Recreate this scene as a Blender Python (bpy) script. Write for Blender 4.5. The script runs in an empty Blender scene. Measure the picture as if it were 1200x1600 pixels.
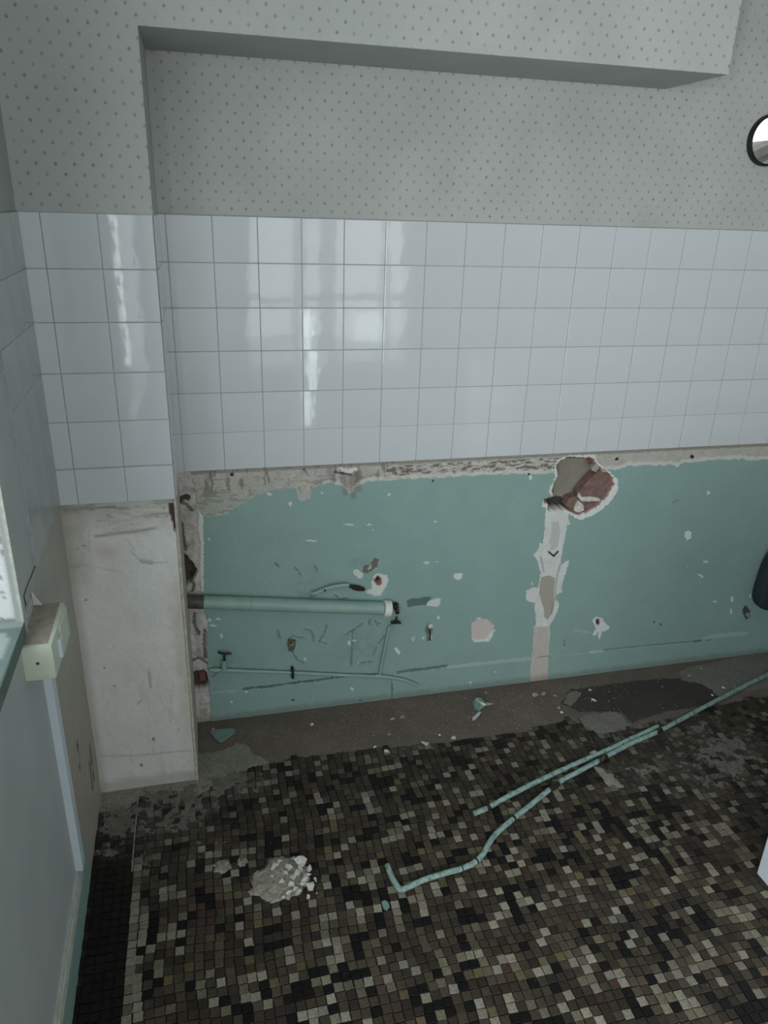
import bpy, math, random
import numpy as np
from mathutils import Vector, Matrix
random.seed(7)
sc = bpy.context.scene
COL = sc.collection
# ---------------------------------------------------------------- camera
S = 0.109            # one wall tile (tile + joint) in metres
FR = 13.65           # floor level, counted in tiles below the top edge of the tiling
F = 1164.616
CAMC = np.array([-4.48981624, -0.3124505, -18.24764534])      # x, tiles below tile top, depth
ROTV = np.array([0.391581775, -0.241189404, -0.0168292560])
def rod(w):
    t = np.linalg.norm(w); k = w/t
    K = np.array([[0, -k[2], k[1]], [k[2], 0, -k[0]], [-k[1], k[0], 0]])
    return np.eye(3)+np.sin(t)*K+(1-np.cos(t))*K@K
R = rod(ROTV)
def P(x, r, z): return Vector((x*S, z*S, (FR-r)*S))
def ray(px, py): return R.T@np.array([(px-600)/F, (py-800)/F, 1.0])
def on(ax, v, px, py):
    d = ray(px, py); return CAMC+d*((v-CAMC[ax])/d[ax])
def proj(X):
    Y = R@(np.array(X)-CAMC); return 600+F*Y[0]/Y[2], 800+F*Y[1]/Y[2], Y[2]
def cv(a): return Vector((a[0], a[2], -a[1]))
cam = bpy.data.cameras.new('camera'); camo = bpy.data.objects.new('camera', cam); COL.objects.link(camo)
cam.sensor_fit = 'HORIZONTAL'; cam.sensor_width = 36; cam.lens = 36*F/1200; cam.clip_start = .02
m = Matrix.Identity(4)
for j, v in enumerate((cv(R[0]), -cv(R[1]), -cv(R[2]))):
    for i in range(3): m[i][j] = v[i]
m.translation = P(*CAMC); camo.matrix_world = m
sc.camera = camo
# ---------------------------------------------------------------- world, lights, exposure
vs = sc.view_settings
vs.view_transform = 'Standard'; vs.look = 'None'; vs.gamma = 1; vs.use_curve_mapping = False
vs.exposure = 0.40
w = bpy.data.worlds.new('overcast_sky'); sc.world = w; w.use_nodes = True
bg = w.node_tree.nodes['Background']; bg.inputs[0].default_value = (.86, .95, 1, 1); bg.inputs[1].default_value = 1.6
def area(name, loc, target, sx, sy, power, col):
    l = bpy.data.lights.new(name, 'AREA'); l.shape = 'RECTANGLE'; l.size = sx; l.size_y = sy; l.energy = power; l.color = col
    o = bpy.data.objects.new(name, l); COL.objects.link(o); o.location = loc
    o.rotation_euler = (Vector(target)-Vector(loc)).to_track_quat('-Z', 'Y').to_euler(); return o
# daylight at the glazed door behind the camera, and at the window in the left wall behind the camera
area('daylight_side_window', P(-8.0, 2.6, -22.6), P(0, 2.6, -22.6), .86, 1.25, 37, (.95, .975, 1))
area('daylight_glazed_door', P(3.6, .9, -29.6), P(3.6, .9, 0), 1.1, 1.45, 6.0, (.96, .98, 1))
area('tile_streak_lamp', P(2.3, 9.6, -28.6), P(2.3, 9.6, 0), .07, .8, 1.0, (.84, .94, 1))  # added narrow lamp, shaped to draw a bright streak in the back tiles
area('tile_patch_lamp', P(5.9, 6.8, -28.6), P(5.9, 6.8, 0), .22, .2, .25, (.84, .94, 1))  # small added lamp for a bright patch mirrored in one tile row
area('daylight_hatch', P(-9.6, 1.0, -12.5), P(0, 1.0, -12.5), .9, .95, .3, (.84, .94, 1))
# ---------------------------------------------------------------- helpers
def lin(c):
    return tuple(((v/255)/12.92 if v/255 <= .04045 else ((v/255+.055)/1.055)**2.4) for v in c)
def mat(name, c1, c2=None, rough=.6, scale=30, bump=0.0, bscale=None, metal=0, attr=False, spec=.5, coat=0, detail=4, lo=.35, hi=.65):
    """procedural surface: two tones mixed by noise (or the painted attribute times fine noise), bump from noise"""
    mt = bpy.data.materials.new(name); mt.use_nodes = True
    nt = mt.node_tree; N = nt.nodes; L = nt.links; b = N['Principled BSDF']
    tc = N.new('ShaderNodeTexCoord')
    nz = N.new('ShaderNodeTexNoise'); nz.inputs['Scale'].default_value = scale; nz.inputs['Detail'].default_value = detail
    L.new(tc.outputs['Object'], nz.inputs['Vector'])
    mr = N.new('ShaderNodeMapRange'); mr.inputs[1].default_value = lo; mr.inputs[2].default_value = hi
    L.new(nz.outputs['Fac'], mr.inputs[0])
    mx = N.new('ShaderNodeMix'); mx.data_type = 'RGBA'
    L.new(mr.outputs[0], mx.inputs['Factor'])
    if attr:
        at = N.new('ShaderNodeAttribute'); at.attribute_name = 'Col'
        mx.blend_type = 'MULTIPLY'
        mr.inputs[3].default_value = 0; mr.inputs[4].default_value = 1
        L.new(at.outputs['Color'], mx.inputs['A']); mx.inputs['B'].default_value = (*(c2 or (.88, .88, .88)), 1)
    else:
        mx.inputs['A'].default_value = (*lin(c1), 1); mx.inputs['B'].default_value = (*lin(c2 or c1), 1)
    L.new(mx.outputs['Result'], b.inputs['Base Color'])
    b.inputs['Roughness'].default_value = rough; b.inputs['Metallic'].default_value = metal
    b.inputs['Specular IOR Level'].default_value = spec; b.inputs['Coat Weight'].default_value = coat
    if bump:
        n2 = N.new('ShaderNodeTexNoise'); n2.inputs['Scale'].default_value = bscale or scale*2; n2.inputs['Detail'].default_value = 3
        L.new(tc.outputs['Object'], n2.inputs['Vector'])
        bp = N.new('ShaderNodeBump'); bp.inputs['Strength'].default_value = 1; bp.inputs['Distance'].default_value = bump
        L.new(n2.outputs['Fac'], bp.inputs['Height']); L.new(bp.outputs[0], b.inputs['Normal'])
    return mt
def link(name, me, m=None, parent=None, kind=None, label=None, cat=None, group=None):
    o = bpy.data.objects.new(name, me); COL.objects.link(o)
    if m is not None and me is not None: me.materials.append(m)
    if parent: o.parent = parent
    if kind: o['kind'] = kind
    if label: o['label'] = label
    if cat: o['category'] = cat
    if group: o['group'] = group
    return o
def thing(name, label, cat, loc=(0, 0, 0), group=None):
    o = bpy.data.objects.new(name, None); COL.objects.link(o); o.location = loc; o.empty_display_size = .05
    o['label'] = label; o['category'] = cat
    if group: o['group'] = group
    return o
def pmesh(verts, faces, name='m', smooth=False):
    me = bpy.data.meshes.new(name); me.from_pydata([tuple(v) for v in verts], [], faces); me.update()
    if smooth: me.shade_smooth()
    return me
def part(name, me, m, root, **k):
    """a mesh in world coordinates made a child of root (an Empty at a place, unrotated)"""
    o = link(name, me, m, root, **k)
    if root is not None: o.matrix_parent_inverse = Matrix.Translation(root.location).inverted()
    return o
class MB:
    def __init__(s): s.v = []; s.f = []
    def box(s, a, b, bev=0.0):
        a = [min(a[i], b[i]) for i in range(3)], [max(a[i], b[i]) for i in range(3)]; lo, hi = a
        if bev <= 0:
            i = len(s.v)
            s.v += [(x, y, z) for x in (lo[0], hi[0]) for y in (lo[1], hi[1]) for z in (lo[2], hi[2])]
            s.f += [tuple(i+k for k in q) for q in ((0, 1, 3, 2), (4, 6, 7, 5), (0, 4, 5, 1), (2, 3, 7, 6), (0, 2, 6, 4), (1, 5, 7, 3))]
        else:
            import bmesh
            bm = bmesh.new(); bmesh.ops.create_cube(bm, size=1)
            for v in bm.verts:
                for k in range(3): v.co[k] = lo[k] if v.co[k] < 0 else hi[k]
            bmesh.ops.bevel(bm, geom=bm.edges[:], offset=bev, segments=2, affect='EDGES', profile=.6)
            i = len(s.v); bm.verts.index_update()
            s.v += [tuple(v.co) for v in bm.verts]; s.f += [tuple(i+v.index for v in f.verts) for f in bm.faces]; bm.free()
        return s
    def tube(s, pts, rad, n=14, caps=True):
        pts = [Vector(p) for p in pts]
        if not hasattr(rad, '__len__'): rad = [rad]*len(pts)
        up = Vector((0, 0, 1)); rings = []
        prev = None
        for i, p in enumerate(pts):
            t = (pts[min(i+1, len(pts)-1)]-pts[max(i-1, 0)]).normalized()
            if prev is None:
                a = t.cross(up)
                if a.length < .1: a = t.cross(Vector((1, 0, 0)))
            else: a = prev-t*prev.dot(t)
            a.normalize(); prev = a; b = t.cross(a)
            k = len(s.v); rings.append(k)
            s.v += [tuple(p+(a*math.cos(2*math.pi*j/n)+b*math.sin(2*math.pi*j/n))*rad[i]) for j in range(n)]
        for q, k in zip(rings, rings[1:]):
            s.f += [(q+j, q+(j+1) % n, k+(j+1) % n, k+j) for j in range(n)]
        if caps:
            s.f += [tuple(rings[0]+j for j in range(n))[::-1], tuple(rings[-1]+j for j in range(n))]
        return s
    def prism(s, pts, off):
        """polygon of points extruded by the vector off"""
        pts = [Vector(p) for p in pts]; n = len(pts); i = len(s.v); off = Vector(off)
        s.v += [tuple(p) for p in pts]+[tuple(p+off) for p in pts]
        s.f += [tuple(range(i, i+n)), tuple(range(i+2*n-1, i+n-1, -1))]+[(i+(j+1) % n, i+j, i+n+j, i+n+(j+1) % n) for j in range(n)]
        return s
    def mesh(s, smooth=False):
        me = pmesh(s.v, s.f)
        import bmesh
        bm = bmesh.new(); bm.from_mesh(me); bmesh.ops.recalc_face_normals(bm, faces=bm.faces); bm.to_mesh(me); bm.free()
        if smooth:
            me.shade_smooth()
            try: me.set_sharp_from_angle(angle=math.radians(40))
            except Exception: pass
        return me
def spline(pts, n=6):
    pts = [Vector(p) for p in pts]; out = []
    for i in range(len(pts)-1):
        p0 = pts[max(i-1, 0)]; p1 = pts[i]; p2 = pts[i+1]; p3 = pts[min(i+2, len(pts)-1)]
        for k in range(n):
            t = k/n
            out.append(.5*((2*p1)+(p2-p0)*t+(2*p0-5*p1+4*p2-p3)*t*t+(3*p1-p0-3*p2+p3)*t**3))
    return out+[pts[-1]]
# numpy noise
def _h(i, j, s):
    n = (i.astype(np.int64)*374761393+j.astype(np.int64)*668265263+s*1442695041) & 0x7fffffff
    n = ((n ^ (n >> 13))*1274126177) & 0x7fffffff
    return ((n ^ (n >> 16)) & 0xffff)/65535.0
def vn(x, y, s=0):
    i = np.floor(x); j = np.floor(y); a = x-i; b = y-j; a = a*a*(3-2*a); b = b*b*(3-2*b)
    i = i.astype(int); j = j.astype(int)
    return (_h(i, j, s)*(1-a)+_h(i+1, j, s)*a)*(1-b)+(_h(i, j+1, s)*(1-a)+_h(i+1, j+1, s)*a)*b
def fbm(x, y, s=0, o=4):
    t = 0; A = .5; T = 0
    for k in range(o): t = t+A*vn(x*2**k, y*2**k, s+k*17); T += A; A *= .55
    return t/T
def inpoly(u, v, poly):
    x = np.array([p[0] for p in poly]); y = np.array([p[1] for p in poly])
    r = np.zeros(u.shape, bool)
    bb = (u >= x.min()) & (u <= x.max()) & (v >= y.min()) & (v <= y.max())
    idx = np.nonzero(bb)
    U = u[idx]; V = v[idx]; c = np.zeros(U.shape, bool); j = len(poly)-1
    for i in range(len(poly)):
        if y[i] != y[j]:
            c ^= ((y[i] > V) != (y[j] > V)) & (U < (x[j]-x[i])*(V-y[i])/(y[j]-y[i])+x[i])
        j = i
    r[idx] = c
    return r
def dline(u, v, pts, pad=.6):
    d = np.full(u.shape, 9.0)
    xs = [p[0] for p in pts]; ys = [p[1] for p in pts]
    idx = np.nonzero((u > min(xs)-pad) & (u < max(xs)+pad) & (v > min(ys)-pad) & (v < max(ys)+pad))
    U = u[idx]; V = v[idx]; D = np.full(U.shape, 9.0)
    for (x0, y0), (x1, y1) in zip(pts, pts[1:]):
        dx = x1-x0; dy = y1-y0; t = np.clip(((U-x0)*dx+(V-y0)*dy)/(dx*dx+dy*dy+1e-9), 0, 1)
        D = np.minimum(D, np.hypot(U-x0-t*dx, V-y0-t*dy))
    d[idx] = D
    return d
def sst(x, a, b):
    t = np.clip((x-a)/(b-a), 0, 1); return t*t*(3-2*t)
def field(name, to3, u0, u1, v0, v1, step, shade, m, parent=None, keep=None, **k):
    """relief surface: a grid whose points get height and colour from shade(u, v)"""
    nu = int(abs(u1-u0)*S/step)+1; nv = int(abs(v1-v0)*S/step)+1
    U, V = np.meshgrid(np.linspace(u0, u1, nu), np.linspace(v0, v1, nv))
    c, h = shade(U, V)
    co = to3(U, V, h).reshape(-1, 3)
    me = bpy.data.meshes.new(name)
    a = (np.arange(nv-1)[:, None]*nu+np.arange(nu-1)[None, :])
    q = np.stack([a, a+1, a+nu+1, a+nu], -1).reshape(-1, 4)
    if keep is not None:
        kk = keep(U, V).reshape(-1); q = q[kk[q].all(1)]
    me.vertices.add(len(co)); me.vertices.foreach_set('co', co.astype(np.float32).ravel())
    me.loops.add(q.size); me.loops.foreach_set('vertex_index', q.astype(np.int32).ravel())
    me.polygons.add(len(q)); me.polygons.foreach_set('loop_start', np.arange(0, q.size, 4, dtype=np.int32))
    me.update(calc_edges=True)
    ca = me.color_attributes.new('Col', 'FLOAT_COLOR', 'POINT')
    cc = np.ones((len(co), 4), np.float32); cc[:, :3] = c.reshape(-1, 3); ca.data.foreach_set('color', cc.ravel())
    me.shade_smooth()
    o = link(name, me, m, parent, **k)
    if parent: o.matrix_parent_inverse = Matrix.Translation(parent.location).inverted()
    return o
def C(r, g, b): return np.array(lin((r, g, b)))
def paint(c, mask, col):
    """blend colour into c by mask (bool or 0..1)"""
    f = mask.astype(float)[..., None]; c[:] = c*(1-f)+np.asarray(col)*f
def B(px, py, z=0): a = on(2, z, px, py); return (a[0], a[1])
def Bs(l, z=0): return [B(x, y, z) for x, y in l]
def Fl(px, py, r=FR): a = on(1, r, px, py); return (a[0], a[2])
def Fls(l): return [Fl(x, y) for x, y in l]
XR = -5.15; D = 2.337          # pier edge, pier / beam projection
BX = 6.80; BR = -3.10          # beam end, beam underside
XE = 15.0; CEIL = -9.3; ZR = -29.0
def XL(z): return -7.57+.0125*(-z-2.34)
# ---------------------------------------------------------------- materials
M = {}
def wallpaper(name, swap):
    """off-white paper printed with a staggered grid of little grey diamonds; swap: which object axis runs across"""
    mt = mat(name, (186, 188, 183), (176, 179, 175), rough=.75, scale=5, bump=.0006, bscale=900)
    nt = mt.node_tree; N = nt.nodes; L = nt.links; b = N['Principled BSDF']
    tc = N['Texture Coordinate']; sp = N.new('ShaderNodeSeparateXYZ')
    # the sheet wavers a little where it was hung
    L.new(tc.outputs['Object'], sp.inputs[0])
    def mth(op, a, b_=None):
        n = N.new('ShaderNodeMath'); n.operation = op
        for i, q in enumerate((a, b_)):
            if q is None: continue
            if isinstance(q, (int, float)): n.inputs[i].default_value = q
            else: L.new(q, n.inputs[i])
        return n.outputs[0]
    A, Rw = .0352, .0188
    u = mth('DIVIDE', sp.outputs[swap], A); v = mth('DIVIDE', sp.outputs[2], Rw*2)
    def cell(uu, vv):
        fu = mth('ABSOLUTE', mth('SUBTRACT', mth('FRACT', uu), .5)); fv = mth('ABSOLUTE', mth('SUBTRACT', mth('FRACT', vv), .5))
        return mth('ADD', mth('MULTIPLY', fu, A), mth('MULTIPLY', fv, 2*Rw*.85))
    d = mth('MINIMUM', cell(u, v), cell(mth('ADD', u, .5), mth('ADD', v, .5)))
    mr = N.new('ShaderNodeMapRange'); mr.inputs[1].default_value = .0054; mr.inputs[2].default_value = .0016; mr.inputs[3].default_value = 0; mr.inputs[4].default_value = 1
    L.new(d, mr.inputs[0])
    n2 = N.new('ShaderNodeTexNoise'); n2.inputs['Scale'].default_value = 55; L.new(tc.outputs['Object'], n2.inputs['Vector'])
    fac = mth('MULTIPLY', mr.outputs[0], mth('ADD', mth('MULTIPLY', n2.outputs['Fac'], 1.5), -.25))
    mx = N.new('ShaderNodeMix'); mx.data_type = 'RGBA'; L.new(fac, mx.inputs['Factor'])
    src = b.inputs['Base Color'].links[0].from_socket
    L.new(src, mx.inputs['A']); mx.inputs['B'].default_value = (*lin((98, 104, 100)), 1)
    L.new(mx.outputs['Result'], b.inputs['Base Color'])
    return mt
M['paper_x'] = wallpaper('dotted_wallpaper', 0)
M['paper_y'] = wallpaper('dotted_wallpaper_side', 1)
M['paper_plain'] = mat('plain_wallpaper', (168, 172, 166), (160, 164, 159), rough=.8, scale=6, bump=.0004, bscale=800)
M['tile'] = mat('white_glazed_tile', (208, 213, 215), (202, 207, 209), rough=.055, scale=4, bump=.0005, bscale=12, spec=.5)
M['tile_shaded'] = mat('white_tile_side_wall_shaded', (164, 171, 170), (156, 163, 162), rough=.22, scale=6, bump=.0006, bscale=20)  # same white tile darkened: the side wall's dimness is in the colour
M['grout'] = mat('tile_grout', (168, 174, 173), (150, 155, 154), rough=.9, scale=60)
M['relief'] = mat('painted_relief', None, (.93, .93, .93), rough=.62, scale=170, bump=.0003, bscale=420, attr=True)
M['relief_floor'] = mat('screed_relief', None, (.62, .62, .62), rough=.8, scale=220, bump=.0015, bscale=330, attr=True)
M['mosaic'] = mat('mosaic_stone', None, (.62, .62, .60), rough=.72, spec=.3, scale=260, bump=.0006, bscale=500, attr=True)
M['ceil'] = mat('ceiling_paint', (196, 198, 195), (188, 190, 187), rough=.9, scale=4)
M['wall'] = mat('plain_wall_paint', (170, 172, 168), (158, 160, 156), rough=.85, scale=4)
M['greypaint'] = mat('grey_white_gloss_paint', (180, 186, 184), (172, 178, 176), rough=.5, scale=8, bump=.0003, bscale=300)
M['cream'] = mat('cream_plastic', (206, 212, 194), (196, 203, 184), rough=.4, scale=40)
M['dusty'] = mat('brown_dust_on_plastic', (164, 156, 142), (148, 140, 126), rough=.95, scale=60, bump=.0003)
M['whiteplastic'] = mat('white_plastic', (206, 216, 222), (200, 210, 217), rough=.35, scale=20)
M['whitewood'] = mat('white_painted_wood', (192, 196, 188), (170, 172, 162), rough=.6, scale=70, bump=.0006, bscale=120)
M['bead'] = mat('cream_corner_bead', (202, 198, 184), (172, 164, 146), rough=.7, scale=50, bump=.0008)
M['teal'] = mat('teal_painted_pipe', (142, 172, 160), (134, 163, 152), rough=.5, scale=30, bump=.0001)
M['tealfloor'] = mat('teal_painted_copper', (146, 172, 166), (92, 108, 104), rough=.5, scale=90, bump=.0006, lo=.45, hi=.7)
M['tealwall'] = mat('teal_paint', (122, 148, 142), (112, 138, 132), rough=.6, scale=30)
M['rawpipe'] = mat('unpainted_grey_pipe', (88, 84, 80), (66, 62, 58), rough=.6, scale=80)
M['collar'] = mat('white_sleeve', (226, 230, 226), (212, 216, 212), rough=.4, scale=60)
M['copper'] = mat('dull_copper', (122, 96, 74), (58, 48, 40), rough=.45, scale=120, metal=.7)
M['rust'] = mat('dark_rusty_metal', (62, 52, 44), (30, 28, 26), rough=.8, scale=150, metal=.3, bump=.001)
M['brass'] = mat('tarnished_brass', (120, 108, 72), (60, 56, 44), rough=.5, scale=200, metal=.6)
M['brick'] = mat('terracotta_brick', (132, 108, 100), (112, 86, 79), rough=.9, scale=60, bump=.002, bscale=120)
M['plaster'] = mat('white_plaster', (214, 214, 208), (180, 178, 170), rough=.9, scale=60, bump=.001, bscale=200)
M['plaster_dim'] = mat('grey_plaster_crumb', (176, 172, 160), (132, 126, 114), rough=.95, scale=90, bump=.001, bscale=260)
M['dust'] = mat('plaster_dust', (172, 168, 154), (132, 126, 112), rough=1, scale=120, bump=.003, bscale=260)
M['black'] = mat('black_rubber', (26, 30, 32), (16, 18, 20), rough=.45, scale=40)
M['navy'] = mat('dark_navy_cloth', (30, 44, 52), (22, 34, 42), rough=.85, scale=90, bump=.0008)
M['cab'] = mat('white_melamine', (206, 216, 222), (198, 208, 215), rough=.3, scale=10)
M['chrome'] = mat('brushed_metal', (150, 152, 154), (120, 122, 124), rough=.3, scale=80, metal=.9)
M['render'] = mat('brown_grey_render', (112, 110, 98), (88, 86, 78), rough=.95, scale=3)
M['roof'] = mat('dark_roof_tiles', (92, 88, 80), (78, 76, 70), rough=.9, scale=6)
# ---------------------------------------------------------------- room shell
def quad(pts): return pmesh(pts, [tuple(range(len(pts)))])
def polymesh(pts, faces): return pmesh(pts, faces)
ceil = link('ceiling', MB().box(P(-8, CEIL-1.0, ZR-.5), P(XE+.5, CEIL, .5)).mesh(), M['ceil'], kind='structure')
wr = link('wall_right', MB().box(P(XE, CEIL, ZR-.4), P(XE+1, FR, .5)).mesh(), mat('dim_wall_paint', (116, 120, 118), (104, 108, 106), rough=.9), kind='structure')
# rear wall with the glazed door opening
rb = MB()
dx0, dx1, dr0 = -1.6, 8.8, -6.2
rb.box(P(-10, CEIL, ZR-1), P(dx0, FR, ZR)); rb.box(P(dx1, CEIL, ZR-1), P(XE+.5, FR, ZR)); rb.box(P(dx0, CEIL, ZR-1), P(dx1, dr0, ZR))
wback = link('wall_rear', rb.mesh(), M['wall'], kind='structure')
door = bpy.data.objects.new('door_1', None); COL.objects.link(door); door['kind'] = 'structure'; door.location = P(3.6, FR, ZR)
fr = MB()
for x in (dx0, dx0+3.0, dx0+3.5, dx0+5.0, dx0+5.5, dx0+8.6, dx1-.35): fr.box(P(x, dr0, ZR-.6), P(x+.35, FR, ZR-.2))
for r in (dr0, -1.0, 5.0, 9.3): fr.box(P(dx0, r, ZR-.55), P(dx1, r+.4, ZR-.25))
fr.box(P(dx0, 9.7, ZR-.5), P(dx1, FR, ZR-.3))
part('door_frame', fr.mesh(), M['whitewood'], door)
def lbox(mb_, z0, z1, r0_, r1_, o0, o1):
    """box lying on the left wall, o0..o1 = distance out from its face (tiles)"""
    i = len(mb_.v); mb_.v += [tuple(P(XL(z)+o, r, z)) for z in (z0, z1) for r in (r0_, r1_) for o in (o0, o1)]
    mb_.f += [tuple(i+k for k in q) for q in ((0, 2, 6, 4), (1, 5, 7, 3), (0, 1, 3, 2), (4, 6, 7, 5), (0, 4, 5, 1), (2, 3, 7, 6))]
    return mb_
# left wall: openings for the hatch near the pier and the side window further back
H0, H1, HT, HB = -6.95, -17.2, -4.0, 5.95         # hatch: far jamb, near jamb, head, sill
V0, V1, VT, VB = -18.4, -27.0, -3.6, 9.0
lb = MB()
def lslab(za, zb, ra, rbm, t=2.0):
    lb.v += [tuple(P(XL(z)-o, r, z)) for z in (za, zb) for r in (ra, rbm) for o in (0, t)]
    i = len(lb.v)-8
    lb.f += [tuple(i+k for k in q) for q in ((0, 2, 6, 4), (1, 5, 7, 3), (0, 1, 3, 2), (4, 6, 7, 5), (0, 4, 5, 1), (2, 3, 7, 6))]
lslab(.3, H0, 5.77, FR, 2.0); lslab(.3, H0, CEIL, 5.77, 2.0)
lslab(H0, H1, CEIL, HT); lslab(H0, H1, HB+.25, FR)
lslab(H1, V0, CEIL, FR)
lslab(V0, V1, CEIL, VT); lslab(V0, V1, VB, FR)
lslab(V1, ZR-.5, CEIL, FR)
wall_left = link('wall_left', lb.mesh(), M['greypaint'], kind='structure')
part('grout_bed', lbox(MB(), -D+.0, -5.34, 0, 5.76, -.02, .047).mesh(), M['grout'], wall_left)
# wallpaper sheet on the left wall above the tiles
link('wallpaper', quad([P(XL(z)+.01, r, z) for z, r in ((-D, CEIL), (-D, -.03), (-6.7, -.03), (-6.7, CEIL))]), M['paper_plain'], wall_left)
# rear side window
w2 = bpy.data.objects.new('window_2', None); COL.objects.link(w2); w2['kind'] = 'structure'; w2.location = P(XL(V0), VB, (V0+V1)/2)
f2 = MB()
for z in (V0, (V0+V1)/2+.15, V1+.3): f2.box(P(-8.6, VT, z-.3), P(-8.2, VB, z))
for r in (VT, VB-.3): f2.box(P(-8.6, r, V1), P(-8.2, r+.3, V0))
part('window_frame', f2.mesh(), M['whitewood'], w2)
# ---------------------------------------------------------------- the wall behind: masonry, wallpaper with vent hole, relief plaster, tiles
wall_back = bpy.data.objects.new('wall_back', None); COL.objects.link(wall_back); wall_back['kind'] = 'structure'; wall_back.location = (0, 0, 0)
hx, hr, hrad = 9.93, -2.14, .60
# wallpaper with a round hole
ring = [(hx+hrad*math.cos(t), hr+hrad*math.sin(t)) for t in [2*math.pi*k/48 for k in range(48)]]
sq = [];
for k in range(48):
    t = 2*math.pi*k/48; c, s_ = math.cos(t), math.sin(t); q = 1.4/max(abs(c), abs(s_)); sq.append((hx+c*q, hr+s_*q))
vv = [P(x, r, 0) for x, r in ring]+[P(x, r, 0) for x, r in sq]
ff = [(k, (k+1) % 48, 48+(k+1) % 48, 48+k) for k in range(48)]
x0, x1, r0, r1 = hx-1.4, hx+1.4, hr-1.4, hr+1.4
def addq(a, b, c, d):
    i = len(vv); vv.extend([P(a, c, 0), P(b, c, 0), P(b, d, 0), P(a, d, 0)]); ff.append((i, i+1, i+2, i+3))
addq(XR-3, x0, CEIL, .02); addq(x1, XE, CEIL, .02); addq(x0, x1, CEIL, r0); addq(x0, x1, r1, .02)
part('wallpaper', pmesh(vv, ff), M['paper_x'], wall_back)
# masonry slabs behind (so the wall has thickness), clear of the vent hole and of the broken pockets
mb = MB()
mb.box(P(-10, CEIL, .9), P(x0, FR, 1.3)); mb.box(P(x1, CEIL, .9), P(XE+1, FR, 1.3)); mb.box(P(x0, CEIL, .9), P(x1, r0, 1.3)); mb.box(P(x0, r1, .9), P(x1, FR, 1.3))
part('masonry', mb.mesh(), M['render'], wall_back)
# grout bed behind the tiles
part('grout_bed', MB().box(P(XR, 0, -.050), P(XE, 5.94, .04)).mesh(), M['grout'], wall_back)
# tiles -------------------------------------------------------------
def tile_mesh(w, h, th=.0055, bev=.0011):
    return MB().box((-w/2, -th, -h/2), (w/2, 0, h/2), bev).mesh()
TW = S-.0017
std = tile_mesh(TW, TW); std.materials.append(M['tile'])
rt = random.Random(3)
def put_tile(x, r, z, me, parent, rz=0.0, tilt=.0035, yoff=0):
    o = bpy.data.objects.new('wall_tile', me); COL.objects.link(o); o.parent = parent
    o.location = P(x, r, z)-(parent.location if parent else Vector((0, 0, 0)))
    o.rotation_euler = (rt.uniform(-tilt, tilt), 0, rz+rt.uniform(-tilt, tilt))
    return o
for i in range(-6, 15):
    for j in range(6):
        if i == -6:
            me = tile_mesh(.15*S-.001, TW); me.materials.append(M['tile']); put_tile(-5.075, j+.5, -.006, me, wall_back)
        else:
            hgt = .985 if j < 5 else .97
            if j == 5:
                me = BOT if i > -5 else tile_mesh(TW, .965*S); BOT = me
                if i == -5: me.materials.append(M['tile'])
                put_tile(i+.5, j+.482, -.006, me, wall_back)
            else: put_tile(i+.5, j+.5, -.006, std, wall_back)
# ---------------------------------------------------------------- pier and beam (one body)
pier = bpy.data.objects.new('wall_pier', None); COL.objects.link(pier); pier['kind'] = 'structure'; pier.location = (0, 0, 0)
pb = MB()
pb.box(P(-9.5, CEIL, -D), P(XR, 0, -.005)); pb.box(P(-9.5, 0, -D+.03), P(XR, 5.9, 0)); pb.box(P(-9.5, 5.8, -D+.08), P(XR-.02, FR, 0))
part('masonry', pb.mesh(), M['wall'], pier)
part('beam_body', MB().box(P(XR, CEIL, -D), P(BX, BR, -.002)).mesh(), M['paper_plain'], pier)
pf = [P(-7.7, CEIL, -D-.004), P(BX, CEIL, -D-.004), P(BX, BR, -D-.004), P(XR, BR, -D-.004), P(XR, 0, -D-.004), P(-7.7, 0, -D-.004)]
part('wallpaper', pmesh(pf, [(0, 1, 2, 3), (0, 3, 4, 5)]), M['paper_x'], pier)
part('wallpaper', quad([P(XR+.004, BR, -D), P(XR+.004, BR, 0), P(XR+.004, 0, 0), P(XR+.004, 0, -D)]), M['paper_y'], pier)
part('grout_bed', MB().box(P(-7.57, 0, -D-.052), P(XR-.03, 5.77, -D+.03)).mesh(), M['grout'], pier)
# pier tiles: two full columns, a narrow one at the left corner; the return has a narrow column too
for j in range(6):
    yy = j+.48 if j < 5 else j+.4
    hh = TW if j < 5 else .80*S
    yc = j+.5-.02 if j < 5 else 5.39
    mf = tile_mesh(TW, TW if j < 5 else .78*S); mf.materials.append(M['tile'])
    mn = tile_mesh(.39*S, TW if j < 5 else .78*S); mn.materials.append(M['tile'])
    for xc in (XR-.51, XR-1.51): put_tile(xc, yc, -D-.008, mf, pier)
    put_tile(-7.57+.205, yc, -D-.008, mn, pier)
    mr_ = MB().box((0, -1.08*S, -(TW if j < 5 else .78*S)/2), (.0055, 1.08*S, (TW if j < 5 else .78*S)/2), .0011).mesh(); mr_.materials.append(M['tile'])
    o = bpy.data.objects.new('wall_tile', mr_); COL.objects.link(o); o.parent = pier; o.location = P(XR-.03, yc, -1.14)
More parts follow.
